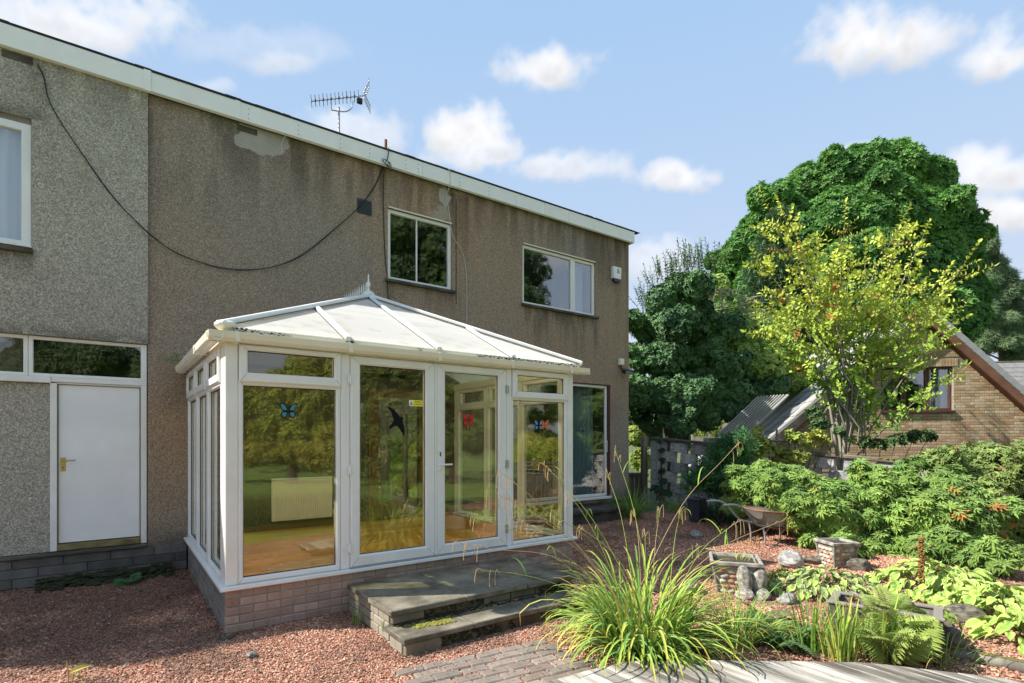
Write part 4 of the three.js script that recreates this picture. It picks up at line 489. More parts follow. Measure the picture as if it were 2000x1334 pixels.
{ const h = thing('brick_house', 'buff brick house with brown window and steep slate gable behind the wall', 'house', [16.608, 0, -0.031], -46.22 * Math.PI / 180);
  const top = (x) => x < 0 ? 4.86 + 0.90 * x : 4.86 - 1.02 * x, WIN = [-0.98, 0.752, 2.37, 3.575], r = rng(131);
  const tones = [[0.52, 0.37, 0.23], [0.47, 0.32, 0.19], [0.57, 0.42, 0.27], [0.43, 0.28, 0.165], [0.60, 0.46, 0.32], [0.50, 0.30, 0.19]];
  put('mortar', plate([[-4.7, 0], [3.9, 0], [3.9, 0.9], [0, 4.85], [-4.7, 0.64]], [[WIN[0], WIN[1], WIN[2], WIN[3]]], 0.22, -0.006), M.mortar, h);
  const brk = [], bw = 0.225, bh = 0.075;
  for (let k = 0; k < 66; k++) { const y = k * bh; for (let x = -4.7 - (k % 2) * 0.112; x < 3.8; x += bw) { const lim = top(x + bw / 2) - bh; if (y > lim || y < 0.75) continue; let segs = [[x, x + bw]]; if (y + bh > WIN[2] + 0.02 && y < WIN[3]) segs = x + bw <= WIN[0] || x >= WIN[1] ? segs : [[x, Math.min(x + bw, WIN[0])], [Math.max(x, WIN[1]), x + bw]].filter(([a, b]) => b - a > 0.03); if (y + bh > WIN[3] && y < WIN[3] + 0.22 && x + bw > WIN[0] - 0.1 && x < WIN[1] + 0.12) continue; for (const [a, b] of segs) brk.push([a, b, y]); } }
  for (let x = WIN[0] - 0.1; x < WIN[1] + 0.08; x += 0.075) brk.push([x, x + 0.075, WIN[3] + 0.004, 0.215]);
  const seen = (b) => (b[0] > 0.7 ? 4 : b[0] > -0.4 && b[2] < 2.4 ? 2 : 0) + (b[2] > 1 ? 1 : 0) + (b[3] ? 3 : 0) + 0.1 * hash3(Math.round(b[0] * 50), Math.round(b[2] * 50), 1); brk.sort((a, b) => seen(b) - seen(a));
  const rest = new MB(); brk.forEach(([a, b, y, hh = bh], i) => { const c = tones[Math.floor(r() * tones.length)], k = 0.88 + 0.24 * r(), z = 0.004 * (r() - 0.5); const g = tint(cbox(b - a - 0.01, hh - 0.01, 0.05, 0.004).clone(), c[0] * k, c[1] * k, c[2] * k); if (i < 300) { const m = put('brick', g, vcol, h); m.position.set((a + b) / 2, y + hh / 2, -0.02 + z); } else rest.add(g.translate((a + b) / 2, y + hh / 2, -0.02 + z)); });
  tag(put('brickwork', rest.geo(), vcol, h), null, null, null, 'stuff');
  put('wall', new MB().box(3.68, 3.9, 0, 0.9, -8, -0.23).box(-4.7, -4.48, 0, 0.64, -8, -0.23).box(-4.7, 3.9, 0, 2.3, -8.2, -8).geo(), M.mortar, h); put('ceiling', bx(-2.8, 2.4, 2.1, 2.2, -7.9, -0.24), M.plaster, h); put('partition', bx(-2, 2.0, 2.2, 4, -3.2, -3.1), M.plaster, h);
  // roof: two slopes with slates along the verge, brown barge boards
  const slateV = mottled([0.22, 0.225, 0.235], [0.34, 0.345, 0.355], 5, 138, { grain: 0.3 }), slate = mottled([0.10, 0.105, 0.115], [0.22, 0.225, 0.235], 5, 132, { grain: 0.3 }), slateL = mottled([0.24, 0.235, 0.225], [0.40, 0.39, 0.375], 3, 133, { grain: 0.25 }), bargeM = mottled([0.13, 0.055, 0.032], [0.20, 0.09, 0.055], 5, 134, { grain: 0.15 });
  const slope = (s, tan, x1, over, z0, z1, th, lift) => { const L = Math.hypot(x1, x1 * tan), a = Math.atan(tan), g = cbox(L, th, z1 - z0, 0.004).clone().translate(-L / 2 * -1, lift, (z0 + z1) / 2); g.rotateZ(-a); if (s < 0) mirrorX(g); g.translate(0, 5.06, 0); return uvMetres(g); };
  const RTAN = 1.02, LTAN = 0.90;
  put('roof', slope(1, RTAN, 4.3, 0, -8.2, 0.20, 0.05, 0.02), slate, h); put('roof', slope(-1, LTAN, 5.2, 0, -8.2, 0.20, 0.05, 0.02), slateL, h);
  { const a = Math.atan(RTAN), L = 4.3 * Math.hypot(1, RTAN); for (let s = 0.02; s < L; s += 0.255) { const m = put('slate', cbox(0.262, 0.15, 0.34, 0.008), slateV, h); m.position.set(Math.cos(a) * (s + 0.13) + Math.sin(a) * 0.062, 5.06 - Math.sin(a) * (s + 0.13) + Math.cos(a) * 0.062, 0.075); m.rotation.set(0, 0, -a + 0.035); } }
  { const a = Math.atan(LTAN), L = 5.2 * Math.hypot(1, LTAN); for (let s = 0.02; s < L; s += 0.6) for (let q = 0; q < 4; q++) { const m = put('roof_tile', cbox(0.61, 0.018, 0.88, 0.004), slateL, h); m.position.set(-(Math.cos(a) * (s + 0.3) + Math.sin(a) * 0.06), 5.06 - Math.sin(a) * (s + 0.3) + Math.cos(a) * 0.06, -0.24 - q * 0.9); m.rotation.set(0, 0, a - 0.03); } }
  for (const [s, tan, L0] of [[1, RTAN, 4.35], [-1, LTAN, 5.25]]) { const a = Math.atan(tan), L = L0 * Math.hypot(1, tan), g = cbox(L, 0.21, 0.035, 0.005).clone().translate(L / 2, -0.095, 0.21).rotateZ(-a); if (s < 0) mirrorX(g); g.translate(0, 5.06, 0); put('barge_board', uvMetres(g), s > 0 ? bargeM : M.concreteDark, h); const g2 = cbox(L, 0.02, 0.21, 0.003).clone().translate(L / 2, -0.20, 0.10).rotateZ(-a); if (s < 0) mirrorX(g2); g2.translate(0, 5.06, 0); put('soffit', uvMetres(g2), bargeM, h); }
  // window
  const wf = mottled([0.085, 0.028, 0.02], [0.12, 0.045, 0.03], 8, 135, { grain: 0.1, rough: 0.5 }), w = sub('window', h), third = (WIN[1] - WIN[0]) / 3; for (let i = 0; i < 3; i++) { const a = WIN[0] + i * third + 0.004, b = a + third - 0.008; put('frame', ring(a, b, WIN[2] + 0.05, WIN[3] - 0.006, 0.055, 0.055, 0.06, 0.055, -0.07, 0.07), wf, w); put('glass', bx(a + 0.05, b - 0.05, WIN[2] + 0.105, WIN[3] - 0.055, -0.11, -0.105, 0.0005), M.glassUp, w); } put('sill', bx(WIN[0] - 0.03, WIN[1] + 0.03, WIN[2] - 0.02, WIN[2] + 0.048, -0.14, 0.07, 0.01), wf, w);
  tag(put('curtain', drape(0, 0.30, 0, 1.1, 0, 4, 0.02, 4).applyMatrix4(new THREE.Matrix4().makeRotationY(-46.22 * Math.PI / 180).setPosition(h.localToWorld(V(0.40, 2.43, -0.3)))), M.curtain), 'pale blue curtain in the brown framed window of the brick house', 'curtain');
  // second roof to the right behind
  { const z0 = -1.6; put('roof', (() => { const g = cbox(6, 0.05, 3.2, 0.005).clone().rotateX(0.72).translate(4.4, 2.88, z0 + 0.35); return uvMetres(g); })(), slate, h); const sl = mottled([0.11, 0.11, 0.108], [0.20, 0.197, 0.19], 6, 136, { grain: 0.3 }); for (let k = 0; k < 9; k++) for (let i = 0; i < 13; i++) { const m = put('slate', cbox(0.28, 0.016, 0.36, 0.003), sl, h); const s = 1.42 - k * 0.22; m.position.set(1.5 + i * 0.285 + (k % 2) * 0.14, 2.88 + Math.sin(0.72) * s + 0.045, z0 + 0.35 - Math.cos(0.72) * s + 0.03); m.rotation.set(0.68, 0, 0); } put('ridge_tile', bx(1.4, 7.4, 3.88, 3.98, z0 - 0.95, z0 - 0.75, 0.03), M.darkWood, h); }
  const al = thing('alarm_box', 'white alarm box with black base above the brick house window', 'alarm box', h.localToWorld(V(-0.08, 3.86, 0)).toArray(), h.rotation.y); put('cover', bx(-0.13, 0.13, 0.07, 0.24, 0, 0.08, 0.015), M.pvc, al); put('base', bx(-0.12, 0.12, 0, 0.068, 0, 0.075, 0.02), M.dark, al);
  // ribbed lean-to roof at the far left of the gable
  const lr = thing('lean_to_roof', 'ribbed grey translucent sheet roof sloping beside the brick house', 'roof', h.localToWorld(V(0, 0, 0)).toArray(), h.rotation.y); const rib = mottled([0.30, 0.30, 0.29], [0.42, 0.42, 0.40], 4, 137, { grain: 0.15 });
  const P = (s, q) => V(-5.17 + 0.72 * s + 0.95 * q, 1.75 + 0.69 * s + 0.05 * q, -0.08 - 0.12 * s); put('sheet', (() => { const g = new THREE.BufferGeometry(); const a = P(0, 0), b = P(0, 0.8), c = P(1.6, 0.8), d = P(1.6, 0); g.setAttribute('position', new THREE.Float32BufferAttribute([a, b, c, a, c, d].flatMap((p) => p.toArray()), 3)); g.computeVertexNormals(); return uvMetres(g); })(), M.darkWood, lr);
  for (let i = 0; i <= 9; i++) put('rib', tube([P(0, i * 0.089).add(V(0, 0.012, 0)), P(1.6, i * 0.089).add(V(0, 0.012, 0))], 0.024, 1, 5), rib, lr); put('eaves_bar', tube([P(-0.02, -0.02), P(-0.02, 0.82)], 0.03, 1, 6), rib, lr); put('edge_bar', tube([P(0, 0.83), P(1.6, 0.83)], 0.035, 1, 6), rib, lr); put('wall', bx(-5.2, -4.71, 0, 1.68, -2.2, -0.5), M.mortar, lr); }
// boundary behind the house corner: post, rails and low boards
{ const p = at(1258, 950, 13.2), f = thing('fence_post', 'dark rough timber post by the end of the block wall', 'post', [p.x, 0, p.z]); put('post', lumpy(1, 2, 0.085, 0.84, 0.085, 0.12, 3).translate(0, 0.9, 0), M.darkWood, f); put('stake', bx(-0.06, 0.06, 0, 1.72, -0.06, 0.06, 0.012), M.oldWood, f);
  const q = at(1235, 940, 13.6), b = thing('low_fence', 'low dark board fence between house corner and post', 'fence', [q.x, 0, q.z], -36.2 * Math.PI / 180); for (let i = 0; i < 9; i++) { const m = put('board', cbox(0.105, 0.8, 0.02, 0.004), M.darkWood, b); m.position.set(-0.55 + i * 0.11, 0.42, 0); } put('rail', bx(-0.62, 0.4, 0.72, 0.79, 0.012, 0.05, 0.005), M.darkWood, b); }
{ const t = thing('trellis', 'weathered wooden trellis frame standing against the block wall', 'trellis'); const bar = (n, a, b, k) => put(n, tube([a, b], k, 1, 4), M.oldWood, t); for (const [u, v0, v1] of [[1447, 833, 905], [1517, 838, 930], [1541, 838, 960]]) bar('upright', at(u, v1, 11.6), at(u, v0, 11.6), 0.026); for (const [u0, v0, u1, v1] of [[1450, 861, 1541, 862], [1480, 882, 1545, 884], [1470, 905, 1545, 908]]) bar('rail', at(u0, v0, 11.58), at(u1, v1, 11.58), 0.024); }

// ───────────────────────── foliage ─────────────────────────
const colour = (g, f) => { const p = g.attributes.position, a = new Float32Array(p.count * 3); for (let i = 0; i < p.count; i++) { const c = f(p.getX(i), p.getY(i), p.getZ(i)); a[i * 3] = c[0]; a[i * 3 + 1] = c[1]; a[i * 3 + 2] = c[2]; } g.setAttribute('color', new THREE.BufferAttribute(a, 3)); return g; };
// one folded leaf along +x from the origin: 4 triangles per half, tip drooping
function leaf(len, wid, fold = 0.25, droop = 0.15, n = 3) {
  const pos = []; const at2 = (t, s) => { const w = wid * Math.sin(Math.PI * Math.pow(clamp(t, 0, 1), 0.8)) * 0.5 + (t === 0 ? wid * 0.06 : 0); return [t * len, Math.abs(s) * w * fold * 2 - droop * len * t * t, s * w]; };
  for (let i = 0; i < n; i++) for (const s of [1, -1]) { const t0 = i / n, t1 = (i + 1) / n, a = at2(t0, 0), b = at2(t1, 0), c = at2(t1, s), d = at2(t0, s); pos.push(...a, ...b, ...c, ...a, ...c, ...d); }
  const g = new THREE.BufferGeometry(); g.setAttribute('position', new THREE.Float32BufferAttribute(pos, 3)); g.computeVertexNormals(); return clean(g);
}
const white = (g) => tint(g, 1, 1, 1);
function rosette(n, len, wid, tilt, seed, jitter = 0.35, fold = 0.25) { const r = rng(seed), l = []; for (let i = 0; i < n; i++) { const g = leaf(len * (0.75 + 0.4 * r()), wid, fold, 0.12 + 0.15 * r(), 2); const k = 0.8 + 0.4 * r(); tint(g, k, k, k); g.rotateX((r() - 0.5) * 0.6).rotateZ(tilt + (r() - 0.5) * jitter).rotateY(i / n * 6.283 + r() * 0.6); l.push(g); } return mergeGeometries(l); }
function sprig(n, len, leafLen, wid, seed, flat = 0.35, twig = true) { // leaves set along a twig that runs along +y
  const r = rng(seed), l = []; for (let i = 0; i < n; i++) { const t = (i + 0.5) / n, k = 0.8 + 0.4 * r(); const g = tint(leaf(leafLen * (0.7 + 0.5 * r()), wid * (0.8 + 0.4 * r()), 0.2, 0.15 + 0.2 * r(), 3), k, k, k); g.rotateX((r() - 0.5) * 0.8).rotateZ(0.5 + (r() - 0.5) * flat * 2).rotateY((i % 2) * 3.14 + (r() - 0.5) * 1.1).translate(0, t * len, 0); l.push(g); }
  const tip = tint(leaf(leafLen, wid, 0.2, 0.1, 3), 1.05, 1.05, 1.05).rotateZ(1.4).translate(0, len, 0); l.push(tip); if (twig) l.push(tint(tube([V(0, -len * 0.15, 0), V(0, len, 0)], len * 0.012, 1, 3), 0.35, 0.22, 0.14)); return mergeGeometries(l); }
const UPQ = V(0, 1, 0);
// spreads copies of a sprig over clumps; blobs are [point, radius, squash]
function foliage(parent, name, geo, mat, blobs, per, { seed = 1, up = 0.45, size = [0.8, 1.2], cols = [[0.05, 0.12, 0.03], [0.09, 0.18, 0.04]], depth = 0.45, tone = null, out = 1, down = -0.75, patch = 1.2, split = 0 } = {}) {
  if (split) { const q = rng(seed + 5); blobs = blobs.flatMap(([p, R, sq = 1]) => { const o = [[p, R * 0.86, sq]]; for (let i = 0; i < split; i++) { const a = q() * 6.283, e = -0.3 + 1.2 * q(), d = V(Math.cos(a) * Math.cos(e), Math.sin(e), Math.sin(a) * Math.cos(e)), k = R * (0.62 + 0.4 * q()); o.push([p.clone().add(V(d.x * k, d.y * k * sq, d.z * k)), R * (0.2 + 0.22 * q()), sq]); } return o; }); }
  const r = rng(seed), list = []; const tot = blobs.reduce((s, b) => s + b[1] * b[1], 0);
  for (const [p, R, sq = 1] of blobs) { const n = Math.round(per * R * R / tot); for (let i = 0; i < n; i++) { let d; do { d = V(r() * 2 - 1, r() * 2 - 1, r() * 2 - 1); } while (d.lengthSq() > 1 || d.lengthSq() < 0.01); d.normalize(); if (d.y < down) { i--; continue; } const k = R * (1 - depth * r() * r()) * (0.88 + 0.24 * noise3(p.x * 3 + d.x * 2.5, p.y * 3 + d.y * 2.5, d.z * 2.5 + p.z)); const q = V(p.x + d.x * k, p.y + d.y * k * sq, p.z + d.z * k); const o = d.clone().multiplyScalar(out).add(V((r() - 0.5) * 0.9, up + (r() - 0.5) * 0.5, (r() - 0.5) * 0.9)).normalize(); list.push([q, o, size[0] + (size[1] - size[0]) * r(), r() * 6.28]); } }
  const m = new THREE.InstancedMesh(geo, mat, list.length), X = new THREE.Matrix4(), q = new THREE.Quaternion(), q2 = new THREE.Quaternion(), c = new THREE.Color();
  list.forEach(([p, o, s, a], i) => { q.setFromUnitVectors(UPQ, o).multiply(q2.setFromAxisAngle(UPQ, a)); m.setMatrixAt(i, X.compose(p, q, V(s, s, s))); const t = clamp(fbm(p.x * patch, p.y * patch, p.z * patch, 3) * 1.6 - 0.3 + (r() - 0.5) * 0.5, 0, 1), k = tone ? tone(p, t, r) : cols.length > 2 && r() < 0.022 ? cols[2] : [mix(cols[0][0], cols[1][0], t), mix(cols[0][1], cols[1][1], t), mix(cols[0][2], cols[1][2], t)]; const br = 0.78 + 0.44 * r(); m.setColorAt(i, c.setRGB(k[0] * br * (0.92 + 0.16 * r()), k[1] * br, k[2] * br)); });
  m.name = name; m.castShadow = m.receiveShadow = true; parent.add(m); return tag(m, null, null, null, 'stuff');
}
const blobsAt = (list, d, spread, seed) => { const r = rng(seed); return list.map(([u, v, rp, dd = 0, sq = 1]) => { const D = d + dd + (r() - 0.5) * spread; return [at(u, v, D), rp * D / FPX, sq]; }); };
const barkD = mottled([0.05, 0.04, 0.03], [0.11, 0.09, 0.07], 8, 140, { grain: 0.4, bump: 0.01 }), barkG = mottled([0.16, 0.15, 0.115], [0.34, 0.32, 0.25], 10, 141, { grain: 0.35, bump: 0.006 });
LEAF.roughness = 0.92;

{ // great round evergreen
  const t = thing('broadleaf_tree', 'huge dense round topped dark green tree behind the brick house', 'tree'), base = at(1660, 950, 40); t.position.set(0, 0, 0);
  put('trunk', new MB().tube([V(base.x, 0, base.z), V(base.x, 6, base.z), V(base.x + 0.6, 14, base.z)], 0.7, 10, 9, 0.3).tube([V(base.x, 5, base.z), V(base.x + 3, 10, base.z - 1), V(base.x + 6, 14, base.z)], 0.35, 10, 7, 0.12).tube([V(base.x, 5, base.z), V(base.x - 3, 9, base.z - 1), V(base.x - 6, 12, base.z)], 0.35, 10, 7, 0.12).geo(), barkD, t);
  const B = [[1440, 560, 55], [1425, 640, 60], [1412, 590, 40], [1430, 520, 44], [1400, 640, 40], [1470, 490, 52, -1], [1520, 425, 60, -2], [1580, 372, 56, -2], [1640, 350, 52, -3], [1700, 338, 50, -3], [1765, 330, 48, -2], [1815, 358, 48, -1], [1850, 410, 50], [1868, 462, 44], [1872, 520, 45], [1868, 580, 50], [1850, 640, 55], [1835, 700, 60], [1500, 560, 70, -4], [1560, 480, 70, -5], [1640, 430, 72, -6], [1720, 410, 72, -6], [1790, 430, 66, -5], [1600, 570, 80, -7], [1700, 520, 80, -8], [1790, 520, 72, -6], [1660, 640, 90, -8], [1760, 640, 85, -7], [1500, 660, 75, -4], [1580, 700, 80, -5], [1700, 730, 90, -5], [1800, 740, 80, -3], [1745, 305, 30, -2], [1690, 312, 30, -2], [1550, 388, 34, -2], [1900, 570, 28], [1896, 490, 24], [1625, 330, 34, -2], [1470, 450, 30]];
  foliage(t, 'crown', rosette(9, 0.32, 0.12, 0.6, 3, 0.8), LEAF, blobsAt(B, 41, 1.5, 4), 62000, { seed: 41, split: 7, up: 0.5, size: [0.7, 1.15], cols: [[0.085, 0.22, 0.045], [0.17, 0.36, 0.07], [0.25, 0.42, 0.11]], depth: 0.4, patch: 0.35 }); }
{ // drooping conifer in front of it
  const t = thing('weeping_conifer', 'dark drooping conifer left of the yellow green tree', 'tree'), b = at(1530, 900, 24); put('trunk', tube([V(b.x, 0, b.z), V(b.x, 12.0, b.z)], 0.22, 6, 7, 0.03), barkD, t);
  foliage(t, 'crown', sprig(12, 0.6, 0.26, 0.05, 9, 0.4), LEAF, blobsAt([[1525, 425, 22], [1520, 470, 34], [1505, 520, 42], [1535, 560, 48], [1500, 610, 50], [1550, 640, 50], [1520, 690, 52], [1575, 600, 35], [1480, 680, 40]], 24, 1, 5), 5200, { seed: 42, up: -1.5, size: [0.8, 1.3], cols: [[0.056, 0.136, 0.048], [0.096, 0.208, 0.072]], out: 0.6, down: -1, depth: 0.6 }); }
{ // pine
  const t = thing('pine_tree', 'open branched pine against the sky at the far end of the roofs', 'tree'), b = at(1955, 900, 50), r = rng(6); const mb = new MB().tube([V(b.x, 0, b.z), V(b.x + 0.3, 10, b.z), V(b.x - 1.2, 21.0, b.z)], 0.4, 8, 7, 0.06), B = [[1918, 455, 14], [1925, 480, 18], [1915, 505, 22], [1940, 520, 20], [1930, 545, 24], [1960, 545, 20], [1905, 560, 24], [1975, 570, 20], [1940, 585, 24], [1985, 605, 28, 0, 0.6], [1915, 610, 26], [1955, 628, 26, 0, 0.6], [1990, 650, 26, 0, 0.6], [1920, 655, 28, 0, 0.7], [1960, 670, 28, 0, 0.6], [1905, 680, 22], [2010, 690, 30, 0, 0.6], [2020, 620, 30, 0, 0.6], [2000, 560, 16, 0, 0.6], [1980, 690, 20]]; const bl = blobsAt(B, 50, 2, 7); for (const [p, R] of bl) mb.tube([V(b.x - 0.4, p.y - 1.0, b.z), p], 0.09, 4, 5, 0.03); put('trunk', mb.geo(), barkD, t);
  foliage(t, 'crown', rosette(16, 0.5, 0.045, 0.6, 11, 0.8), LEAF, bl, 7000, { seed: 43, up: 0.5, size: [0.7, 1.2], cols: [[0.14, 0.23, 0.11], [0.27, 0.38, 0.17]], depth: 0.8, patch: 0.4 }); }
{ // holly by the house corner
  const t = thing('holly_tree', 'tall dark glossy holly tree beside the corner of the house', 'tree'), b = at(1310, 950, 16.5); put('trunk', new MB().tube([V(b.x, 0, b.z), V(b.x - 0.2, 2.6, b.z), V(b.x - 0.3, 5, b.z)], 0.18, 10, 8, 0.06).tube([V(b.x + 0.4, 0, b.z + 0.2), V(b.x + 0.8, 2.5, b.z), V(b.x + 1.2, 4.4, b.z)], 0.12, 10, 7, 0.04).tube([V(b.x - 0.2, 2.2, b.z), V(b.x - 0.9, 3.2, b.z)], 0.05, 4, 5, 0.02).geo(), barkD, t);
  const B = [[1240, 625, 22], [1238, 690, 24], [1242, 745, 24], [1240, 800, 24], [1425, 640, 34], [1420, 720, 40], [1320, 790, 40], [1290, 590, 36], [1330, 560, 34], [1365, 560, 34], [1262, 640, 34], [1310, 640, 44], [1355, 630, 44], [1255, 700, 34], [1300, 700, 48], [1350, 700, 48], [1390, 680, 34], [1250, 770, 38], [1300, 770, 48], [1350, 770, 48], [1395, 760, 44], [1440, 770, 38], [1480, 765, 30], [1275, 820, 34], [1330, 822, 38], [1380, 815, 32], [1425, 800, 26], [1520, 760, 24]];
  foliage(t, 'crown', rosette(6, 0.085, 0.042, 0.5, 13, 1.0), LEAFGLOSS, blobsAt(B, 16.5, 1.8, 8), 44000, { seed: 44, up: 0.2, size: [0.7, 1.5], cols: [[0.025, 0.085, 0.035], [0.14, 0.28, 0.09]], depth: 0.85, down: -1, split: 6 });
  foliage(t, 'shoots', sprig(9, 0.55, 0.10, 0.045, 14, 0.5), LEAFGLOSS, blobsAt([[1300, 560, 34], [1340, 535, 34], [1375, 535, 34], [1275, 600, 30], [1255, 660, 24], [1240, 720, 16]], 16.5, 1, 9), 230, { seed: 45, up: 1.3, size: [0.5, 1.05], cols: [[0.072, 0.176, 0.048], [0.120, 0.240, 0.064]], out: 0.5, down: 0 }); }
{ // light, half dead shrub tangled with twigs
  const t = thing('tangled_shrub', 'sunlit half dead shrub with pale tangled twigs behind the holly', 'shrub'), r = rng(15), mb = new MB(); const b = at(1440, 900, 18);
  for (let i = 0; i < 5; i++) mb.tube([V(b.x + (r() - 0.5) * 0.6, 0, b.z + (r() - 0.5)), V(b.x + (r() - 0.5) * 1.5, 2.5, b.z), at(1400 + i * 35, 620 + 20 * r(), 18)], 0.06, 10, 6, 0.02); for (let i = 0; i < 34; i++) { const u = 1375 + 100 * r(), v = 570 + 50 * r(), l = 25 + 40 * r(), a = -0.5 + 0.9 * r(); mb.tube([at(u, v, 17), at(u + l * 0.5, v - l * 0.4 * a - 6 * r(), 16.9), at(u + l, v - l * a * 0.5, 17)], 0.016, 6, 4, 0.007); } for (let i = 0; i < 5; i++) { const u = 1365 + 12 * i, v = 585 + 8 * r(); mb.add(new THREE.TorusGeometry(0.25 + 0.12 * r(), 0.012, 4, 18, 5).rotateY(r()).translate(...at(u, v, 17).toArray())); } put('branches', mb.geo(), barkG, t);
  foliage(t, 'leaves', rosette(7, 0.12, 0.055, 0.4, 16, 0.9), LEAF, blobsAt([[1400, 560, 22], [1420, 640, 44], [1470, 650, 44], [1440, 700, 46], [1490, 710, 44], [1400, 700, 34], [1530, 700, 40], [1510, 650, 34], [1560, 740, 34], [1450, 740, 38], [1500, 745, 34]], 18, 1.6, 17), 8500, { seed: 46, up: 0.5, size: [0.8, 1.3], cols: [[0.22, 0.36, 0.08], [0.46, 0.58, 0.16]], depth: 0.7, down: -1 }); }
{ // yellow-green young tree
  const t = thing('young_beech_tree', 'slender many stemmed tree with yellow green leaves turning gold at the tips', 'tree'), r = rng(18), mb = new MB(), D = 12.5, foot = [V(12.72, 0, -0.42), V(12.82, 0, -0.34), V(12.66, 0, -0.5), V(12.9, 0, -0.25)];
  const tips = [[1530, 418], [1500, 405], [1560, 470], [1650, 432], [1620, 500], [1760, 435], [1745, 500], [1806, 455], [1780, 540], [1890, 505], [1840, 540], [1862, 622], [1820, 660], [1486, 512], [1520, 560], [1482, 600], [1540, 640], [1500, 640], [1560, 520], [1550, 680], [1830, 570], [1640, 560], [1690, 500], [1700, 600], [1740, 640], [1850, 735], [1600, 620], [1680, 700], [1720, 560], [1580, 560], [1660, 620], [1840, 590], [1760, 600], [1660, 520], [1600, 540], [1560, 600], [1810, 610], [1690, 770]];
  const spots = []; tips.forEach(([u, v], i) => { const tip = at(u, v, D + (r() - 0.5) * 2.6), f = foot[i % 4].clone(); f.y = 0; const s = f.clone().lerp(V(12.9 + (r() - 0.5) * 1.0, 0, -0.3 + (r() - 0.5) * 1.0), 0.8); s.y = clamp(tip.y * 0.45 + (r() - 0.5) * 0.6, 1.2, 3.6); const mid = s.clone().lerp(tip, 0.5).add(V(0, 0.25 * r(), 0)); if (i < 6) mb.tube([f, V(mix(f.x, s.x, 0.5), s.y * 0.5, mix(f.z, s.z, 0.5)), s], 0.055, 12, 7, 0.03); else mb.tube([s.clone().lerp(f, 0.15), s], 0.02, 4, 5, 0.016);
    mb.tube([s, mid, tip], 0.02, 12, 5, 0.004); const cv = new THREE.CatmullRomCurve3([s, mid, tip]); for (let k = 0; k < 25; k++) { const q = 0.15 + 0.8 * Math.pow(r(), 0.7), p = cv.getPoint(q), dd = cv.getTangent(q); const o = dd.multiplyScalar(0.45).setY(dd.y * 0.6).add(V((r() - 0.5) * 1.9, (r() - 0.4) * 0.45, (r() - 0.5) * 1.9)).normalize(); spots.push([p.add(V((r() - 0.5) * 0.3, (r() - 0.5) * 0.22, (r() - 0.5) * 0.3)), o, 0.7 + 0.5 * r(), r() * 6.28]); } spots.push([tip.clone().addScaledVector(cv.getTangent(1), -0.1), cv.getTangent(1), 1.1, r() * 6]); });
  put('trunk', mb.geo(), barkG, t);
  const geo = sprig(9, 0.42, 0.11, 0.068, 19, 0.3), m = new THREE.InstancedMesh(geo, LEAF, spots.length), X = new THREE.Matrix4(), q = new THREE.Quaternion(), q2 = new THREE.Quaternion(), c = new THREE.Color();
  spots.forEach(([p, o, s, a], i) => { q.setFromUnitVectors(UPQ, o).multiply(q2.setFromAxisAngle(UPQ, a)); m.setMatrixAt(i, X.compose(p, q, V(s, s, s))); const g = clamp((p.y - 1.7) / 3.3 + (r() - 0.5) * 0.5, 0, 1), au = r() < 0.035 * g ? 1 : 0; m.setColorAt(i, au ? c.setRGB(0.50, 0.27, 0.05) : c.setRGB(mix(0.19, 0.53, g), mix(0.40, 0.60, g), mix(0.045, 0.08, g))); });
  m.name = 'crown'; m.castShadow = m.receiveShadow = true; t.add(tag(m, null, null, null, 'stuff')); }
// garden shrubs
const azaleaLeaf = rosette(11, 0.105, 0.026, 0.28, 21, 0.5, 0.15);
function shrub(name, label, cat, list, d, spread, per, cols, seed, geo = azaleaLeaf, opt = {}) { const t = thing(name, label, cat), bl = blobsAt(list, d, spread, seed), r = rng(seed), mb = new MB(); const c = bl.reduce((a, b) => a.add(b[0].clone().multiplyScalar(1 / bl.length)), V(0, 0, 0)); for (const [p] of bl.slice(0, 12)) mb.tube([V(c.x + (r() - 0.5) * 0.4, 0, c.z + (r() - 0.5) * 0.4), V(mix(c.x, p.x, 0.6), p.y * 0.5, mix(c.z, p.z, 0.6)), p], 0.014, 6, 5, 0.006); put('stems', mb.geo(), barkD, t); foliage(t, 'foliage', geo, opt.mat ?? LEAF, bl, per, { seed, up: 0.7, size: [0.7, 1.25], cols, depth: 0.6, patch: 2, split: 6, ...opt }); return t; }
const AZ = [[0.15, 0.29, 0.05], [0.31, 0.46, 0.09], [0.42, 0.42, 0.08]];
shrub('azalea_shrub', 'bright green azalea shrub overhanging the rusty wheelbarrow', 'shrub', [[1450, 942, 34], [1495, 932, 34], [1540, 934, 32], [1465, 968, 40], [1510, 960, 46], [1555, 955, 44], [1440, 985, 26], [1585, 955, 32], [1480, 955, 44], [1530, 958, 44]], 9.6, 1.0, 3300, AZ, 201);
shrub('azalea_shrub', 'bright green azalea shrub behind the small stone planter', 'shrub', [[1600, 985, 50], [1650, 972, 38], [1640, 1010, 50], [1600, 1040, 40], [1580, 1000, 36], [1670, 1050, 40], [1590, 1055, 26, -0.3], [1650, 1072, 34, -0.8], [1560, 1015, 26], [1560, 980, 34], [1625, 1000, 60]], 8.6, 0.9, 3300, AZ, 202);
shrub('azalea_shrub', 'tall bright green azalea shrub in the middle of the bed with a leader shoot', 'shrub', [[1770, 915, 26], [1750, 960, 46], [1710, 1000, 50], [1770, 1000, 50], [1720, 1050, 46], [1780, 1050, 46], [1690, 930, 30], [1740, 1080, 38, -0.8], [1690, 1075, 40, -0.8], [1700, 1050, 50], [1745, 1020, 60], [1780, 1078, 40, -0.8]], 8.4, 0.9, 3500, AZ, 203);
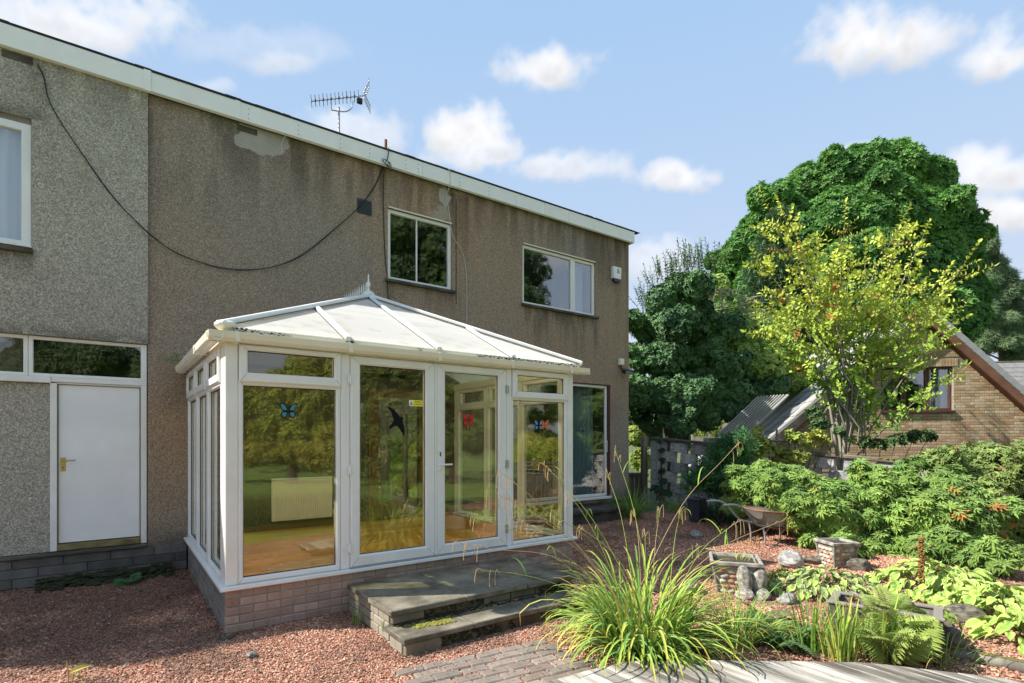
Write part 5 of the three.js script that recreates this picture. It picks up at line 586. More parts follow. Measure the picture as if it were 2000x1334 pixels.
shrub('azalea_shrub', 'green azalea shrub with orange flowers at the right of the bed', 'shrub', [[1840, 950, 44], [1880, 975, 46], [1830, 1000, 48], [1890, 1020, 50], [1840, 1055, 48], [1900, 1070, 40], [1950, 1000, 40], [1870, 1030, 64], [1870, 1078, 44, -0.7], [1930, 1090, 46, -0.8], [1985, 1105, 40, -0.8], [1820, 1072, 44, -0.6], [1800, 1040, 50]], 8.0, 0.9, 3500, [[0.13, 0.25, 0.045], [0.28, 0.42, 0.085], [0.50, 0.22, 0.06]], 204);
shrub('hedge_shrub', 'dull brownish green loose shrub at the right edge before the block wall', 'shrub', [[1850, 905, 38], [1900, 900, 44], [1950, 905, 46], [2000, 910, 50], [1930, 950, 46], [1990, 960, 60], [1950, 1010, 50], [2010, 1030, 60], [1940, 1070, 44], [1985, 1095, 44], [1820, 900, 26], [2040, 960, 60], [1900, 960, 50], [1960, 1080, 50], [2000, 1000, 70], [1930, 1020, 50], [1850, 930, 40], [1980, 1110, 36]], 8.6, 0.8, 7500, [[0.15, 0.23, 0.055], [0.34, 0.44, 0.11], [0.34, 0.22, 0.10]], 205, rosette(8, 0.08, 0.028, 0.3, 22, 0.9));
shrub('climber', 'yellowish climbing plant spilling over the block wall and trellis', 'climbing plant', [[1475, 865, 22], [1465, 890, 20], [1530, 895, 24], [1560, 893, 18], [1500, 880, 16], [1580, 862, 18], [1555, 858, 16], [1610, 860, 14], [1595, 850, 12], [1480, 840, 10]], 11.4, 0.5, 620, [[0.225, 0.300, 0.050], [0.450, 0.450, 0.088]], 206, rosette(6, 0.09, 0.05, 0.3, 23, 0.9));
shrub('arching_shrub', 'dark green arching branch crossing in front of the brick gable', 'shrub', [[1600, 830, 14], [1640, 845, 10], [1690, 865, 12], [1720, 868, 12], [1750, 862, 14], [1785, 855, 14], [1815, 852, 12], [1590, 805, 12]], 12, 0.6, 360, [[0.062, 0.125, 0.037], [0.112, 0.200, 0.050]], 207, rosette(6, 0.10, 0.055, 0.3, 24, 0.9));
shrub('fern_bush', 'feathery dark green bush growing out of the grey pot', 'shrub', [[1375, 940, 22], [1400, 925, 26], [1420, 895, 26], [1395, 955, 22], [1435, 930, 30], [1358, 955, 12], [1430, 965, 24], [1440, 875, 20]], 10.4, 0.5, 1500, [[0.044, 0.150, 0.037], [0.075, 0.237, 0.056]], 208, sprig(10, 0.22, 0.075, 0.02, 25, 0.4));
shrub('ivy', 'dark ivy strand climbing the far end of the block wall', 'ivy', [[1292, 880, 5], [1293, 900, 6], [1292, 920, 6], [1294, 940, 7], [1278, 955, 9], [1300, 965, 9], [1290, 862, 4]], 13.75, 0.05, 200, [[0.025, 0.088, 0.037], [0.044, 0.125, 0.050]], 209, rosette(5, 0.06, 0.045, 0.2, 26, 0.9));
shrub('undergrowth', 'yellow green bushes glowing through the gap behind the post', 'shrub', [[1240, 850, 24], [1250, 900, 24], [1390, 835, 24], [1400, 815, 18], [1365, 840, 16], [1235, 790, 20]], 22, 3, 900, [[0.163, 0.250, 0.037], [0.400, 0.450, 0.075]], 210, rosette(7, 0.14, 0.07, 0.4, 27, 0.9));

{ const t = thing('far_hedge', 'dark bushes closing the gap under the holly beyond the block wall', 'hedge'), bl = blobsAt([[1210, 830, 40], [1260, 835, 40], [1310, 832, 40], [1360, 838, 40], [1410, 835, 40], [1460, 838, 40], [1240, 770, 36], [1300, 760, 40], [1360, 770, 40], [1420, 780, 36]], 30, 2, 31); put('stems', tube([V(bl[0][0].x, 0, bl[0][0].z), bl[0][0]], 0.1, 1, 6), barkD, t); foliage(t, 'foliage', rosette(7, 0.2, 0.09, 0.4, 32, 0.9), LEAF, bl, 5200, { seed: 48, up: 0.5, size: [0.7, 1.3], cols: [[0.06, 0.12, 0.03], [0.15, 0.22, 0.05]], depth: 0.6, down: -1 }); }

// ───────────────────────── sedges, irises, ferns, hostas ─────────────────────────
// an arching strap leaf that leaves the ground at an angle and bends over, along +x
function blade(len, wid, lean, bend, seed, n = 9, keel = 0.35, tipBend = 0) {
  const r = rng(seed), P = []; let x = 0, y = 0, a = Math.PI / 2 - lean; for (let i = 0; i <= n; i++) { P.push([x, y, a]); const t = i / n; x += Math.cos(a) * len / n; y += Math.sin(a) * len / n; a -= bend / n * (0.35 + 1.9 * t * t + tipBend * (t > 0.75 ? 1.5 : 0)); }
  const pos = [], col = []; const w = (t) => wid * 0.5 * Math.min(1, 0.55 + 2 * t) * Math.pow(1 - t, 0.55) + 0.0004, gy = 0.7 + 0.5 * r(), side = (r() - 0.5) * 0.25; const pt = (i, s) => { const [X, Y, A] = P[i], t = i / n, k = w(t); return [X - Math.sin(A) * Math.abs(s) * k * keel, Y + Math.cos(A) * Math.abs(s) * k * keel, s * k + side * t * t * len * 0.5]; }; const cl = (i) => { const t = i / n, k = sstep(0.75, 1, t) * gy * 0.7; return [mix(1, 2.1, k), mix(1, 1.05, k), mix(1, 0.9, k)]; };
  for (let i = 0; i < n; i++) for (const s of [1, -1]) { const q = [pt(i, 0), pt(i + 1, 0), pt(i + 1, s), pt(i, 0), pt(i + 1, s), pt(i, s)]; (s > 0 ? q : [q[0], q[2], q[1], q[3], q[5], q[4]]).forEach((v) => pos.push(...v)); [i, i + 1, i + 1, i, i + 1, i].forEach((j) => col.push(...cl(j))); }
  const g = new THREE.BufferGeometry(); g.setAttribute('position', new THREE.Float32BufferAttribute(pos, 3)); g.setAttribute('color', new THREE.Float32BufferAttribute(col, 3)); g.computeVertexNormals(); return clean(g);
}
const bladeMats = [[0.19, 0.36, 0.045], [0.29, 0.45, 0.06], [0.38, 0.50, 0.075], [0.13, 0.28, 0.04], [0.50, 0.48, 0.10]].map((c) => new THREE.MeshPhysicalMaterial({ color: lin(...c), vertexColors: true, roughness: 0.55, transmission: 0.0, ior: 1.4, sheen: 0 }));
const bladeTr = bladeMats.map((m) => { const q = m.clone(); q.transmission = 0.28; q.thickness = 0; q.roughness = 0.75; return q; });
// a tuft: single leaves as parts, the inner mass as one part
function tuft(t, geos, mats, nParts, nRest, spread, seed, scale = [0.75, 1.15], bias = null) {
  const r = rng(seed), restG = []; for (let i = 0; i < nParts + nRest; i++) { const part = i < nParts, g = geos[Math.floor(r() * geos.length)], mi = Math.floor(r() * mats.length), a = r() * 6.283, d = spread * Math.sqrt(r()), s = mix(scale[0], scale[1], r()), x = Math.cos(a) * d, z = Math.sin(a) * d; let yaw = -a + (r() - 0.5) * 1.5; if (bias && r() < bias[1]) yaw = bias[0] + (r() - 0.5) * 1.6;
    if (part) { const m = put('leaf', g, mats[mi], t); m.position.set(x, 0, z); m.rotation.y = yaw; m.scale.setScalar(s); } else { const c = mats[mi].color, h = g.clone().scale(s, s, s).rotateY(yaw).translate(x, 0, z); const C = h.attributes.color; for (let k = 0; k < C.count; k++) C.setXYZ(k, C.getX(k) * c.r, C.getY(k) * c.g, C.getZ(k) * c.b); restG.push(h); } }
  if (restG.length) tag(put('inner_leaves', mergeGeometries(restG), LEAF, t), null, null, null, 'stuff');
}
{ // the big pendulous sedge
  const base = V(2.60, 0.02, 2.35), t = thing('pendulous_sedge', 'big clump of arching yellow green sedge with drooping flower spikes by the deck', 'sedge', base.toArray());
  const gs = []; for (let i = 0; i < 16; i++) gs.push(blade(0.50 + 0.36 * hash3(i, 1, 1), 0.021 + 0.013 * hash3(i, 2, 1), 0.12 + 0.95 * hash3(i, 3, 1), 1.6 + 1.9 * hash3(i, 4, 1), i, 10, 0.3, hash3(i, 9, 1)));
  tuft(t, gs, bladeTr, 290, 320, 0.31, 301, [0.66, 1.2]);
  const r = rng(302), stemM = std({ color: lin(0.30, 0.36, 0.06), roughness: 0.6 }), dryM = std({ color: lin(0.42, 0.30, 0.15), roughness: 0.8 }), goldM = std({ color: lin(0.52, 0.30, 0.06), roughness: 0.8 });
  // ends of the flowering stems
  const ends = [[955, 958, 3.9], [980, 925, 4.3], [985, 968, 4.2], [925, 1010, 4.1], [900, 1062, 3.7], [1010, 1015, 4.2], [1060, 905, 4.6], [1075, 1000, 4.2], [1200, 875, 4.6], [1185, 920, 4.9], [1240, 1000, 4.8], [1290, 992, 4.9], [1330, 995, 5.0], [1445, 862, 4.4], [1545, 1012, 4.4], [1480, 1050, 4.6], [1365, 1065, 4.8], [1110, 965, 4.4], [940, 1115, 3.7], [1130, 1030, 4.4], [1260, 1040, 4.6], [1440, 1020, 4.2]];
  for (const [u, v, d] of ends) { const e = at(u, v, d).sub(base), s = V((r() - 0.5) * 0.3, 0.1, (r() - 0.5) * 0.3), m = s.clone().lerp(e, 0.55).add(V(0, 0.12 + 0.10 * r(), 0)), n = s.clone().lerp(e, 0.85).add(V(0, 0.07, 0)); const g = tube([s, m, n, e], 0.0034, 22, 5, 0.0014), st = put('stem', g, r() < 0.3 ? dryM : stemM, t), cv = new THREE.CatmullRomCurve3([s, m, n, e]);
    const k = 3 + Math.floor(r() * 3); for (let i = 0; i < k; i++) { const q = 0.72 + 0.28 * (i + 0.6) / k, p = cv.getPoint(Math.min(1, q)), dx = (r() - 0.5) * 0.05, L = 0.06 + 0.075 * r(), o = cv.getTangent(Math.min(1, q)).multiplyScalar(0.035); put('flower_spike', tube([p, p.clone().add(o).add(V(dx, 0.012, dx)), p.clone().add(o).addScaledVector(o, 0.4).add(V(dx * 1.2, -L * 0.5, dx)), p.clone().add(o).addScaledVector(o, 0.4).add(V(dx * 1.4, -L, dx))], 0.0018, 10, 5, 0.0026), r() < 0.12 ? goldM : dryM, st); }
    if (r() < 0.8) { const q = 0.35 + 0.3 * r(), p = cv.getPoint(q), b = put('leaf', gs[Math.floor(r() * 16)], bladeTr[Math.floor(r() * 5)], t); b.position.copy(p); b.rotation.y = r() * 6.28; b.scale.setScalar(0.32 + 0.15 * r()); } } }
{ const mk = (name, label, p, np, nr, sp, sc, seed, mats, cat = 'grass plant', gset) => { const t = thing(name, label, cat, p); tuft(t, gset, mats, np, nr, sp, seed, sc); return t; };
  const arch = [], iris = []; for (let i = 0; i < 10; i++) { arch.push(blade(0.5 + 0.3 * hash3(i, 5, 2), 0.010, 0.15 + 0.7 * hash3(i, 6, 2), 1.3 + 1.2 * hash3(i, 7, 2), i + 40, 8)); iris.push(blade(0.42 + 0.22 * hash3(i, 5, 3), 0.027, 0.08 + 0.35 * hash3(i, 6, 3), 0.35 + 0.9 * hash3(i, 7, 3) * hash3(i, 8, 3), i + 60, 7, 0.25)); }
  const dk = [bladeTr[0], bladeTr[3], bladeTr[1]], q = onLevel(1235, 1012).toArray();
  mk('sedge_clump', 'dark green arching sedge clump at the foot of the house corner', q, 90, 120, 0.14, [0.9, 1.4], 311, dk, 'sedge', arch);
  mk('grass_tuft', 'small bright grass tuft before the end of the block wall', onLevel(1315, 1000).toArray(), 40, 40, 0.1, [0.5, 0.8], 312, dk, 'grass plant', arch);
  const irisPos = [[1640, 1286, 60, 'sword leaved iris clump left of the fern by the deck edge'], [1715, 1284, 40, 'yellowing sword leaved iris clump tight against the fern'], [1585, 1270, 46, 'dark sword leaved iris clump leaning right beside the deck']];
  irisPos.forEach(([u, v, n, l], i) => mk('iris_clump', l, onLevel(u, v, 0.02).toArray(), n, 0, 0.12, [0.5, 0.85], 320 + i, i === 2 ? dk : bladeTr, 'iris', iris));
  mk('sedge_clump', 'low sedge sprawling over the gravel right of the big sedge', onLevel(1440, 1262).toArray(), 70, 60, 0.12, [0.7, 1.1], 330, bladeTr, 'sedge', arch);
  mk('grass_tuft', 'sparse grass tuft between the deck and the end of the wooden trough', onLevel(1850, 1302).toArray(), 40, 0, 0.12, [0.4, 0.7], 331, bladeTr, 'grass plant', arch);
  mk('grass_tuft', 'small weed tuft growing at the left foot of the steps', [1.0, 0, 0.42], 14, 0, 0.05, [0.2, 0.35], 332, dk, 'grass plant', iris);
  mk('grass_tuft', 'bright weed sprouting at the joint of the lower step', [1.03, 0.1, 0.98], 12, 0, 0.03, [0.15, 0.3], 333, bladeTr, 'grass plant', iris); }
// ferns
function frond(len, seed, pairs = 20) { const r = rng(seed), l = [], P = (t) => [len * (t - 0.22 * t * t), len * (0.62 * t - 0.52 * t * t)], cv = []; for (let i = 0; i <= 8; i++) cv.push(V(...P(i / 8), 0)); l.push(tint(tube(cv, 0.004, 8, 4, 0.0015), 0.6, 0.7, 0.5)); for (let i = 2; i < pairs; i++) { const t = i / pairs, [x, y] = P(t), L = len * 0.30 * Math.sin(Math.PI * Math.pow(t, 0.65)) + 0.01, ang = Math.atan2(0.62 - 1.04 * t, 1 - 0.44 * t); for (const s of [1, -1]) { const k = 0.8 + 0.4 * r(); const g = tint(leaf(L * (0.9 + 0.2 * r()), len * 0.038, 0.15, 0.25, 3), k, k, k); g.rotateY(-s * 1.15 + (r() - 0.5) * 0.12).rotateZ(ang * 0.6).translate(x, y, 0); l.push(g); } } return mergeGeometries(l); }
function fern(name, label, p, n, len, mats, seed, tiltRange = [0.15, 0.85]) { const t = thing(name, label, 'fern', p), r = rng(seed), g = [0, 1, 2].map((i) => frond(len, seed + i)); for (let i = 0; i < n; i++) { const o = sub('frond_pivot', t, [0, 0.02, 0], i / n * 6.283 + r() * 0.7); t.remove(o); const m = put('frond', g[i % 3], mats[Math.floor(r() * mats.length)], t); const tl = mix(tiltRange[0], tiltRange[1], r()); m.rotation.set((r() - 0.5) * 1.9, i / n * 6.283 + r() * 0.7, tl, 'YZX'); m.scale.setScalar(0.7 + 0.45 * r()); } return t; }
const fernMat = (c) => new THREE.MeshPhysicalMaterial({ color: lin(...c), vertexColors: true, roughness: 0.9, transmission: 0.3, thickness: 0, ior: 1.4 });
const FY = [fernMat([0.30, 0.39, 0.08]), fernMat([0.22, 0.32, 0.065]), fernMat([0.36, 0.41, 0.10])], FD = [fernMat([0.05, 0.17, 0.04]), fernMat([0.035, 0.12, 0.035])], FG = [fernMat([0.15, 0.25, 0.05]), fernMat([0.10, 0.20, 0.045])];
fern('fern', 'large yellow green fern before the wooden trough', onLevel(1742, 1296).toArray(), 30, 0.52, FY, 401, [0.5, 1.25]);
fern('fern', 'small yellowish fern growing in the middle of the wooden trough', onLevel(1735, 1205, 0.25).toArray(), 14, 0.36, FY, 402);
fern('fern', 'wispy olive fern on the gravel between sedge and iris', onLevel(1530, 1262).toArray(), 22, 0.42, FG, 403, [-0.05, 0.6]);
fern('fern', 'second wispy olive fern behind the iris clumps', onLevel(1500, 1225).toArray(), 14, 0.36, FG, 404, [0.0, 0.6]);
fern('fern', 'deep green fern in the shade left of the wheelbarrow handles', onLevel(1415, 1022).toArray(), 12, 0.75, FD, 405, [0.1, 0.7]);
fern('fern', 'deep green fern with broad fronds under the potted bush', onLevel(1385, 1010).toArray(), 12, 0.62, FD, 406, [0.1, 0.7]);
fern('fern', 'little fern on the shaded gravel below the white door', [-0.62, 0, -2.45], 8, 0.21, FD, 407, [0.0, 0.5]);
// hostas: broad cupped leaves with a pale edge
function hostaLeaf(len, wid, seed, edge, mid) { const r = rng(seed), nL = 6, nW = 4, pos = [], col = []; const half = (t) => wid * 0.5 * Math.pow(Math.sin(Math.PI * Math.pow(t, 0.62)), 0.9), droop = 0.35 + 0.5 * r(), wave = r() * 6; const pt = (i, j) => { const t = 0.02 + 0.98 * i / nL, s = j / nW, w = half(t); return [t * len * (1 - 0.25 * t * droop), 0.5 * len * (t * 0.35 - droop * t * t) + Math.abs(s) * w * 0.5 + 0.006 * Math.sin(t * 9 + s * 4 + wave), s * w]; }; const cl = (i, j) => { const k = sstep(0.45, 0.95, Math.abs(j / nW)) * (0.6 + 0.4 * r()); return [mix(mid[0], edge[0], k), mix(mid[1], edge[1], k), mix(mid[2], edge[2], k)]; }; for (let i = 0; i < nL; i++) for (let j = -nW; j < nW; j += 2) { const q = [[i, j], [i + 1, j + 2], [i + 1, j], [i, j], [i, j + 2], [i + 1, j + 2]]; for (const [a, b] of q) { pos.push(...pt(a, b)); col.push(...cl(a, b)); } } let g = new THREE.BufferGeometry(); g.setAttribute('position', new THREE.Float32BufferAttribute(pos, 3)); g.setAttribute('color', new THREE.Float32BufferAttribute(col, 3)); g.computeVertexNormals(); return clean(g); }
const hostaMats = [[1, 1, 1], [0.85, 0.9, 0.8], [1.12, 1.1, 1.0]].map((c) => new THREE.MeshPhysicalMaterial({ color: lin(...c), vertexColors: true, roughness: 0.85, transmission: 0.22, thickness: 0, ior: 1.4 }));
const hostaGeos = [0, 1, 2, 3, 4, 5].map((i) => hostaLeaf(0.13 + 0.018 * i, 0.085, 500 + i, [0.70, 0.70, 0.30], [0.30, 0.46, 0.09])), hostaPlain = [0, 1, 2, 3].map((i) => hostaLeaf(0.15 + 0.018 * i, 0.10, 520 + i, [0.52, 0.60, 0.17], [0.34, 0.49, 0.10])), hostaWhite = [0, 1, 2, 3].map((i) => hostaLeaf(0.13 + 0.016 * i, 0.072, 530 + i, [0.68, 0.66, 0.42], [0.20, 0.30, 0.08]));
function hosta(label, p, rx, rz, h, n, geos, seed, turn = 0) { const t = thing('hosta', label, 'hosta', p, turn), r = rng(seed); for (let i = 0; i < n; i++) { const a = r() * 6.283, d = Math.sqrt(r()), x = Math.cos(a) * d * rx, z = Math.sin(a) * d * rz, y = h * (1 - 0.75 * d * d) * (0.75 + 0.35 * r()); const m = put('leaf', geos[Math.floor(r() * geos.length)], hostaMats[Math.floor(r() * 3)], t); m.position.set(x, y, z); m.rotation.set((r() - 0.5) * 0.9, -a + (r() - 0.5) * 1.5, -0.1 - 0.6 * d + (r() - 0.5) * 0.7, 'YXZ'); m.scale.setScalar(0.6 + 0.45 * r()); } const b = new MB(); for (let i = 0; i < 24; i++) { const a = r() * 6.283, d = 0.7 * Math.sqrt(r()); b.tube([V(0.3 * d * rx * Math.cos(a), 0, 0.3 * d * rz * Math.sin(a)), V(d * rx * Math.cos(a), h * 0.7, d * rz * Math.sin(a))], 0.005, 1, 4); } b.build('stalks', FG[0], t); return t; }
const TURN = -36.2 * Math.PI / 180;
hosta('white edged hosta clump behind the wooden trough', onLevel(1610, 1158).toArray(), 0.62, 0.42, 0.24, 240, hostaWhite.concat(hostaGeos.slice(0, 2)), 601, TURN);
hosta('pale yellow green hosta mound behind the dried flower spike', onLevel(1835, 1158).toArray(), 0.66, 0.62, 0.30, 290, hostaGeos.concat(hostaPlain), 602, TURN);
hosta('broad pale hosta mound spreading to the right edge', onLevel(1965, 1195).toArray(), 0.62, 0.50, 0.24, 230, hostaGeos.concat(hostaPlain), 603, TURN);
hosta('hosta clump cut by the right edge over the gravel', onLevel(2010, 1255).toArray(), 0.34, 0.34, 0.2, 120, hostaPlain, 604, TURN);
hosta('small plain leaved hosta at the right end of the trough', onLevel(1800, 1205, 0.2).toArray(), 0.20, 0.15, 0.12, 26, hostaPlain, 605, TURN);
shrub('low_plant', 'olive heather like plant between stone planter and hosta', 'plant', [[1505, 1130, 12], [1520, 1150, 14], [1500, 1165, 14], [1535, 1165, 12], [1510, 1185, 14], [1530, 1120, 8]], 6.3, 0.3, 380, [[0.10, 0.12, 0.03], [0.22, 0.22, 0.06]], 606, rosette(7, 0.05, 0.018, 0.5, 28, 0.9));
{ const p = onLevel(1800, 1170), t = thing('dried_flower_spike', 'brown dried flower spike standing before the hosta mound', 'plant', p.toArray()), b = new MB(), r = rng(31); for (let i = 0; i < 190; i++) { const y = 0.10 + 0.55 * r(), a = r() * 6.28, d = 0.016 + 0.012 * r(); b.add(lumpy(0.008 + 0.006 * r(), i, 1.2, 0.8, 1, 0.5, 0).translate(Math.cos(a) * d, y, Math.sin(a) * d)); } put('stem', tube([V(0, 0, 0), V(0.01, 0.35, 0), V(0, 0.68, 0.01)], 0.008, 8, 6, 0.004), M.rust, t); tag(b.build('seed_heads', std({ color: lin(0.24, 0.12, 0.035), roughness: 1 }), t), null, null, null, 'stuff');
  const q = thing('dead_plant', 'thin yellowed plant stump with one leaf in the gravel at bottom left', 'plant', onLevel(132, 1352).toArray()); put('stem', new MB().tube([V(0, 0, 0), V(0.005, 0.1, 0), V(-0.005, 0.21, 0)], 0.006, 6, 6, 0.004).tube([V(0.02, 0, 0), V(0.03, 0.11, 0)], 0.005, 1, 6).geo(), std({ color: lin(0.40, 0.34, 0.12), roughness: 0.8 }), q); const m = put('leaf', leaf(0.13, 0.05, 0.3, 0.4, 5), std({ color: lin(0.42, 0.36, 0.08), roughness: 0.8 }), q); m.position.set(0.005, 0.12, 0); m.rotation.set(0.4, 0.3, 0.35); const m2 = put('leaf', leaf(0.07, 0.03, 0.3, 0.4, 4), std({ color: lin(0.30, 0.34, 0.06), roughness: 0.8 }), q); m2.position.set(0.03, 0.1, 0); m2.rotation.y = -0.6; }
{ const g = thing('wall_plant', 'small green tuft growing from the wall by the gutter end', 'plant', [-0.14, 2.66, ZW + 0.04]); const gs = [0, 1, 2, 3].map((i) => blade(0.16, 0.008, 0.4 + 0.3 * i, 1.5, i, 6)); tuft(g, gs, [bladeTr[0], bladeTr[3]], 50, 0, 0.10, 77, [0.6, 1.1]); }

// ───────────────────────── planters, barrow, stones ─────────────────────────
function stonePlanter(name, label, p, turn, w, h, seed) { // tapered square pot faced with small stones
  const t = thing(name, label, 'planter', p, turn), r = rng(seed), wt = w / 2, wb = w * 0.36, cem = mottled([0.15, 0.14, 0.115], [0.40, 0.38, 0.33], 13, seed, { grain: 0.3 });
  const body = new THREE.CylinderGeometry(wt * 1.4142 * 0.93, wb * 1.4142, h, 4, 1, true).rotateY(Math.PI / 4).translate(0, h / 2, 0), inner = new THREE.CylinderGeometry(wt * 1.4142 * 0.8, wb * 1.4142 * 0.8, h * 0.5, 4, 1, true).rotateY(Math.PI / 4).translate(0, h * 0.75, 0); put('body', mergeGeometries([toCreasedNormals(clean(body), 0.3), toCreasedNormals(clean(inner), 0.3)].map(uvMetres)), cem, t);
  put('rim', ring(-wt * 1.06, wt * 1.06, -wt * 1.06, wt * 1.06, wt * 0.15, wt * 0.15, wt * 0.15, wt * 0.15, 0, 0.035, 0.008).rotateX(-Math.PI / 2).translate(0, h + 0.002, 0), cem, t); put('soil', new THREE.CylinderGeometry(wt * 1.2, wt * 1.2, 0.02, 4).rotateY(Math.PI / 4).scale(0.92, 1, 0.92).translate(0, h * 0.9, 0), M.soil, t);
  for (let e = 0; e < 4; e++) { const c = Math.PI / 2 * e + Math.PI / 4; put('corner_strip', tube([V(Math.cos(c) * wb * 1.43, 0.01, Math.sin(c) * wb * 1.43), V(Math.cos(c) * wt * 1.34, h - 0.04, Math.sin(c) * wt * 1.34)], w * 0.035, 1, 5), cem, t); }
  const cols = [[0.50, 0.45, 0.36], [0.42, 0.36, 0.26], [0.56, 0.52, 0.44], [0.38, 0.20, 0.12], [0.46, 0.42, 0.36], [0.34, 0.31, 0.26]]; const geos = [0, 1, 2, 3].map((i) => lumpy(1, seed + i, 1, 0.8, 0.35, 0.35, 1)), mats = cols.map((c) => std({ color: lin(...c), roughness: 0.9 }));
  for (let f = 0; f < 4; f++) for (let j = 0; j < 5; j++) { const y = (j + 0.62) / 5.6 * (h - 0.05), k = y / h, half = mix(wb, wt * 0.93, k), n = 4; for (let i = 0; i < n; i++) { const x = ((i + 0.5 + (j % 2 ? 0.18 : -0.18)) / n - 0.5) * 2 * half * 0.84, s = half * 0.84 / n; const q = new THREE.Group(); const m = put('stone', geos[Math.floor(r() * 4)], mats[r() < 0.1 ? 3 : Math.floor(r() * 6)], t); void q; const v = V(x, y, half + 0.002).applyAxisAngle(UPQ, f * Math.PI / 2); m.position.copy(v); m.rotation.set(-0.12, f * Math.PI / 2, (r() - 0.5) * 0.8, 'YXZ'); m.scale.set(s * (0.9 + 0.25 * r()), h / 12.5, s); } }
  return t; }
stonePlanter('stone_planter', 'large pale square planter faced with pebbles, weedy soil, beside the sedge', onLevel(1447, 1158).add(V(0.05, 0, -0.1)).toArray(), -0.95, 0.50, 0.36, 701);
stonePlanter('stone_planter', 'small tapered pebble faced planter standing before the azaleas', onLevel(1634, 1106).toArray(), -36 * Math.PI / 180 + 0.12, 0.36, 0.34, 702);
{ const gr = [[0.2, 0.25], [0.4, 0.05], [0.0, -0.1], [0.1, 0.1]]; const t = thing('weeds', 'sparse moss and weeds on the soil of the large stone planter', 'weeds', onLevel(1447, 1158).add(V(0.05, 0.33, -0.1)).toArray()); const gs = gr.map((k, i) => blade(0.12, 0.008, 0.5, 1.2, i + 90, 5)); tuft(t, gs, [bladeTr[1], bladeTr[4]], 40, 0, 0.18, 78, [0.5, 1.0]); }
{ // weathered ornament of two lobes
  const p = onLevel(1468, 1166), t = thing('stone_ornament', 'weathered pale stone garden ornament of two rounded boots', 'ornament', p.toArray(), -0.6); const mat = mottled([0.15, 0.14, 0.11], [0.48, 0.455, 0.40], 15, 703, { grain: 0.45, bump: 0.012 });
  for (const s of [-1, 1]) { const b = new MB(); b.add(lumpy(1, 11 + s, 0.075, 0.16, 0.085, 0.14, 3).rotateZ(-0.14 * s).translate(s * 0.075, 0.18, 0)).add(lumpy(1, 17 + s, 0.07, 0.06, 0.13, 0.16, 3).translate(s * 0.085, 0.05, 0.05)); b.build('boot', mat, t); } put('hole', lumpy(0.024, 5, 1, 0.4, 1, 0.3, 1).translate(0.045, 0.332, 0.01), M.rust, t); put('plinth', lumpy(1, 3, 0.17, 0.03, 0.16, 0.2, 2).translate(0, 0.012, 0.02), mat, t); }
{ // wooden trough
  const y = 0.34, a = onLevel(1617, 1177, y), b = onLevel(1843, 1214, y), c = onLevel(1585, 1152, y), ex = b.clone().sub(a), L = ex.length(); ex.normalize(); const ang = -Math.atan2(ex.z, ex.x), W = Math.min(0.5, Math.abs(c.clone().sub(a).cross(ex).y)); const mid = a.clone().add(b).multiplyScalar(0.5).addScaledVector(V(ex.z, 0, -ex.x), W / 2), t = thing('wooden_trough', 'long weathered grey wooden planter trough behind ferns and irises', 'planter', [mid.x, 0, mid.z], ang);
  for (const s of [-1, 1]) for (let k = 0; k < 3; k++) { put('plank', bx(-L / 2, L / 2, 0.02 + k * 0.107, 0.122 + k * 0.107, s * W / 2 - 0.014, s * W / 2 + 0.014, 0.005), s > 0 ? M.darkWood : M.oldWood, t); put('end_plank', bx(s * L / 2 - 0.014 + (s < 0 ? 0.03 : -0.03), s * L / 2 + 0.014 + (s < 0 ? 0.03 : -0.03), 0.02 + k * 0.107, 0.122 + k * 0.107, -W / 2 + 0.016, W / 2 - 0.016, 0.005), M.oldWood, t); }
  for (const s of [-1, 1]) put('top_rail', bx(-L / 2 - 0.01, L / 2 + 0.01, 0.341, 0.362, s * W / 2 - 0.03, s * W / 2 + 0.025, 0.005), M.oldWood, t); for (const s of [-1, 1]) put('end_cap', bx(s * (L / 2 - 0.03) - 0.03, s * (L / 2 - 0.03) + 0.03, 0.342, 0.361, -W / 2 + 0.032, W / 2 - 0.032, 0.005), M.oldWood, t); put('soil', bx(-L / 2 + 0.05, L / 2 - 0.05, 0.1, 0.26, -W / 2 + 0.02, W / 2 - 0.02, 0.01), M.soil, t);
  const d = thing('dead_weed', 'shrivelled brown weed in the open end of the wooden trough', 'weeds', a.clone().lerp(b, 0.22).addScaledVector(V(ex.z, 0, -ex.x), W / 2).setY(0.26).toArray()); const r = rng(5); for (let i = 0; i < 9; i++) { const m = put('leaf', leaf(0.05 + 0.03 * r(), 0.03, 0.5, 0.5, 3), i < 7 ? M.rust : FG[0], d); m.position.set((r() - 0.5) * 0.08, 0.04 + 0.09 * r(), (r() - 0.5) * 0.08); m.rotation.set(r() * 2, r() * 6, r()); } put('stem', tube([V(0, 0, 0), V(0.01, 0.14, 0)], 0.004, 1, 5), M.rust, d); }
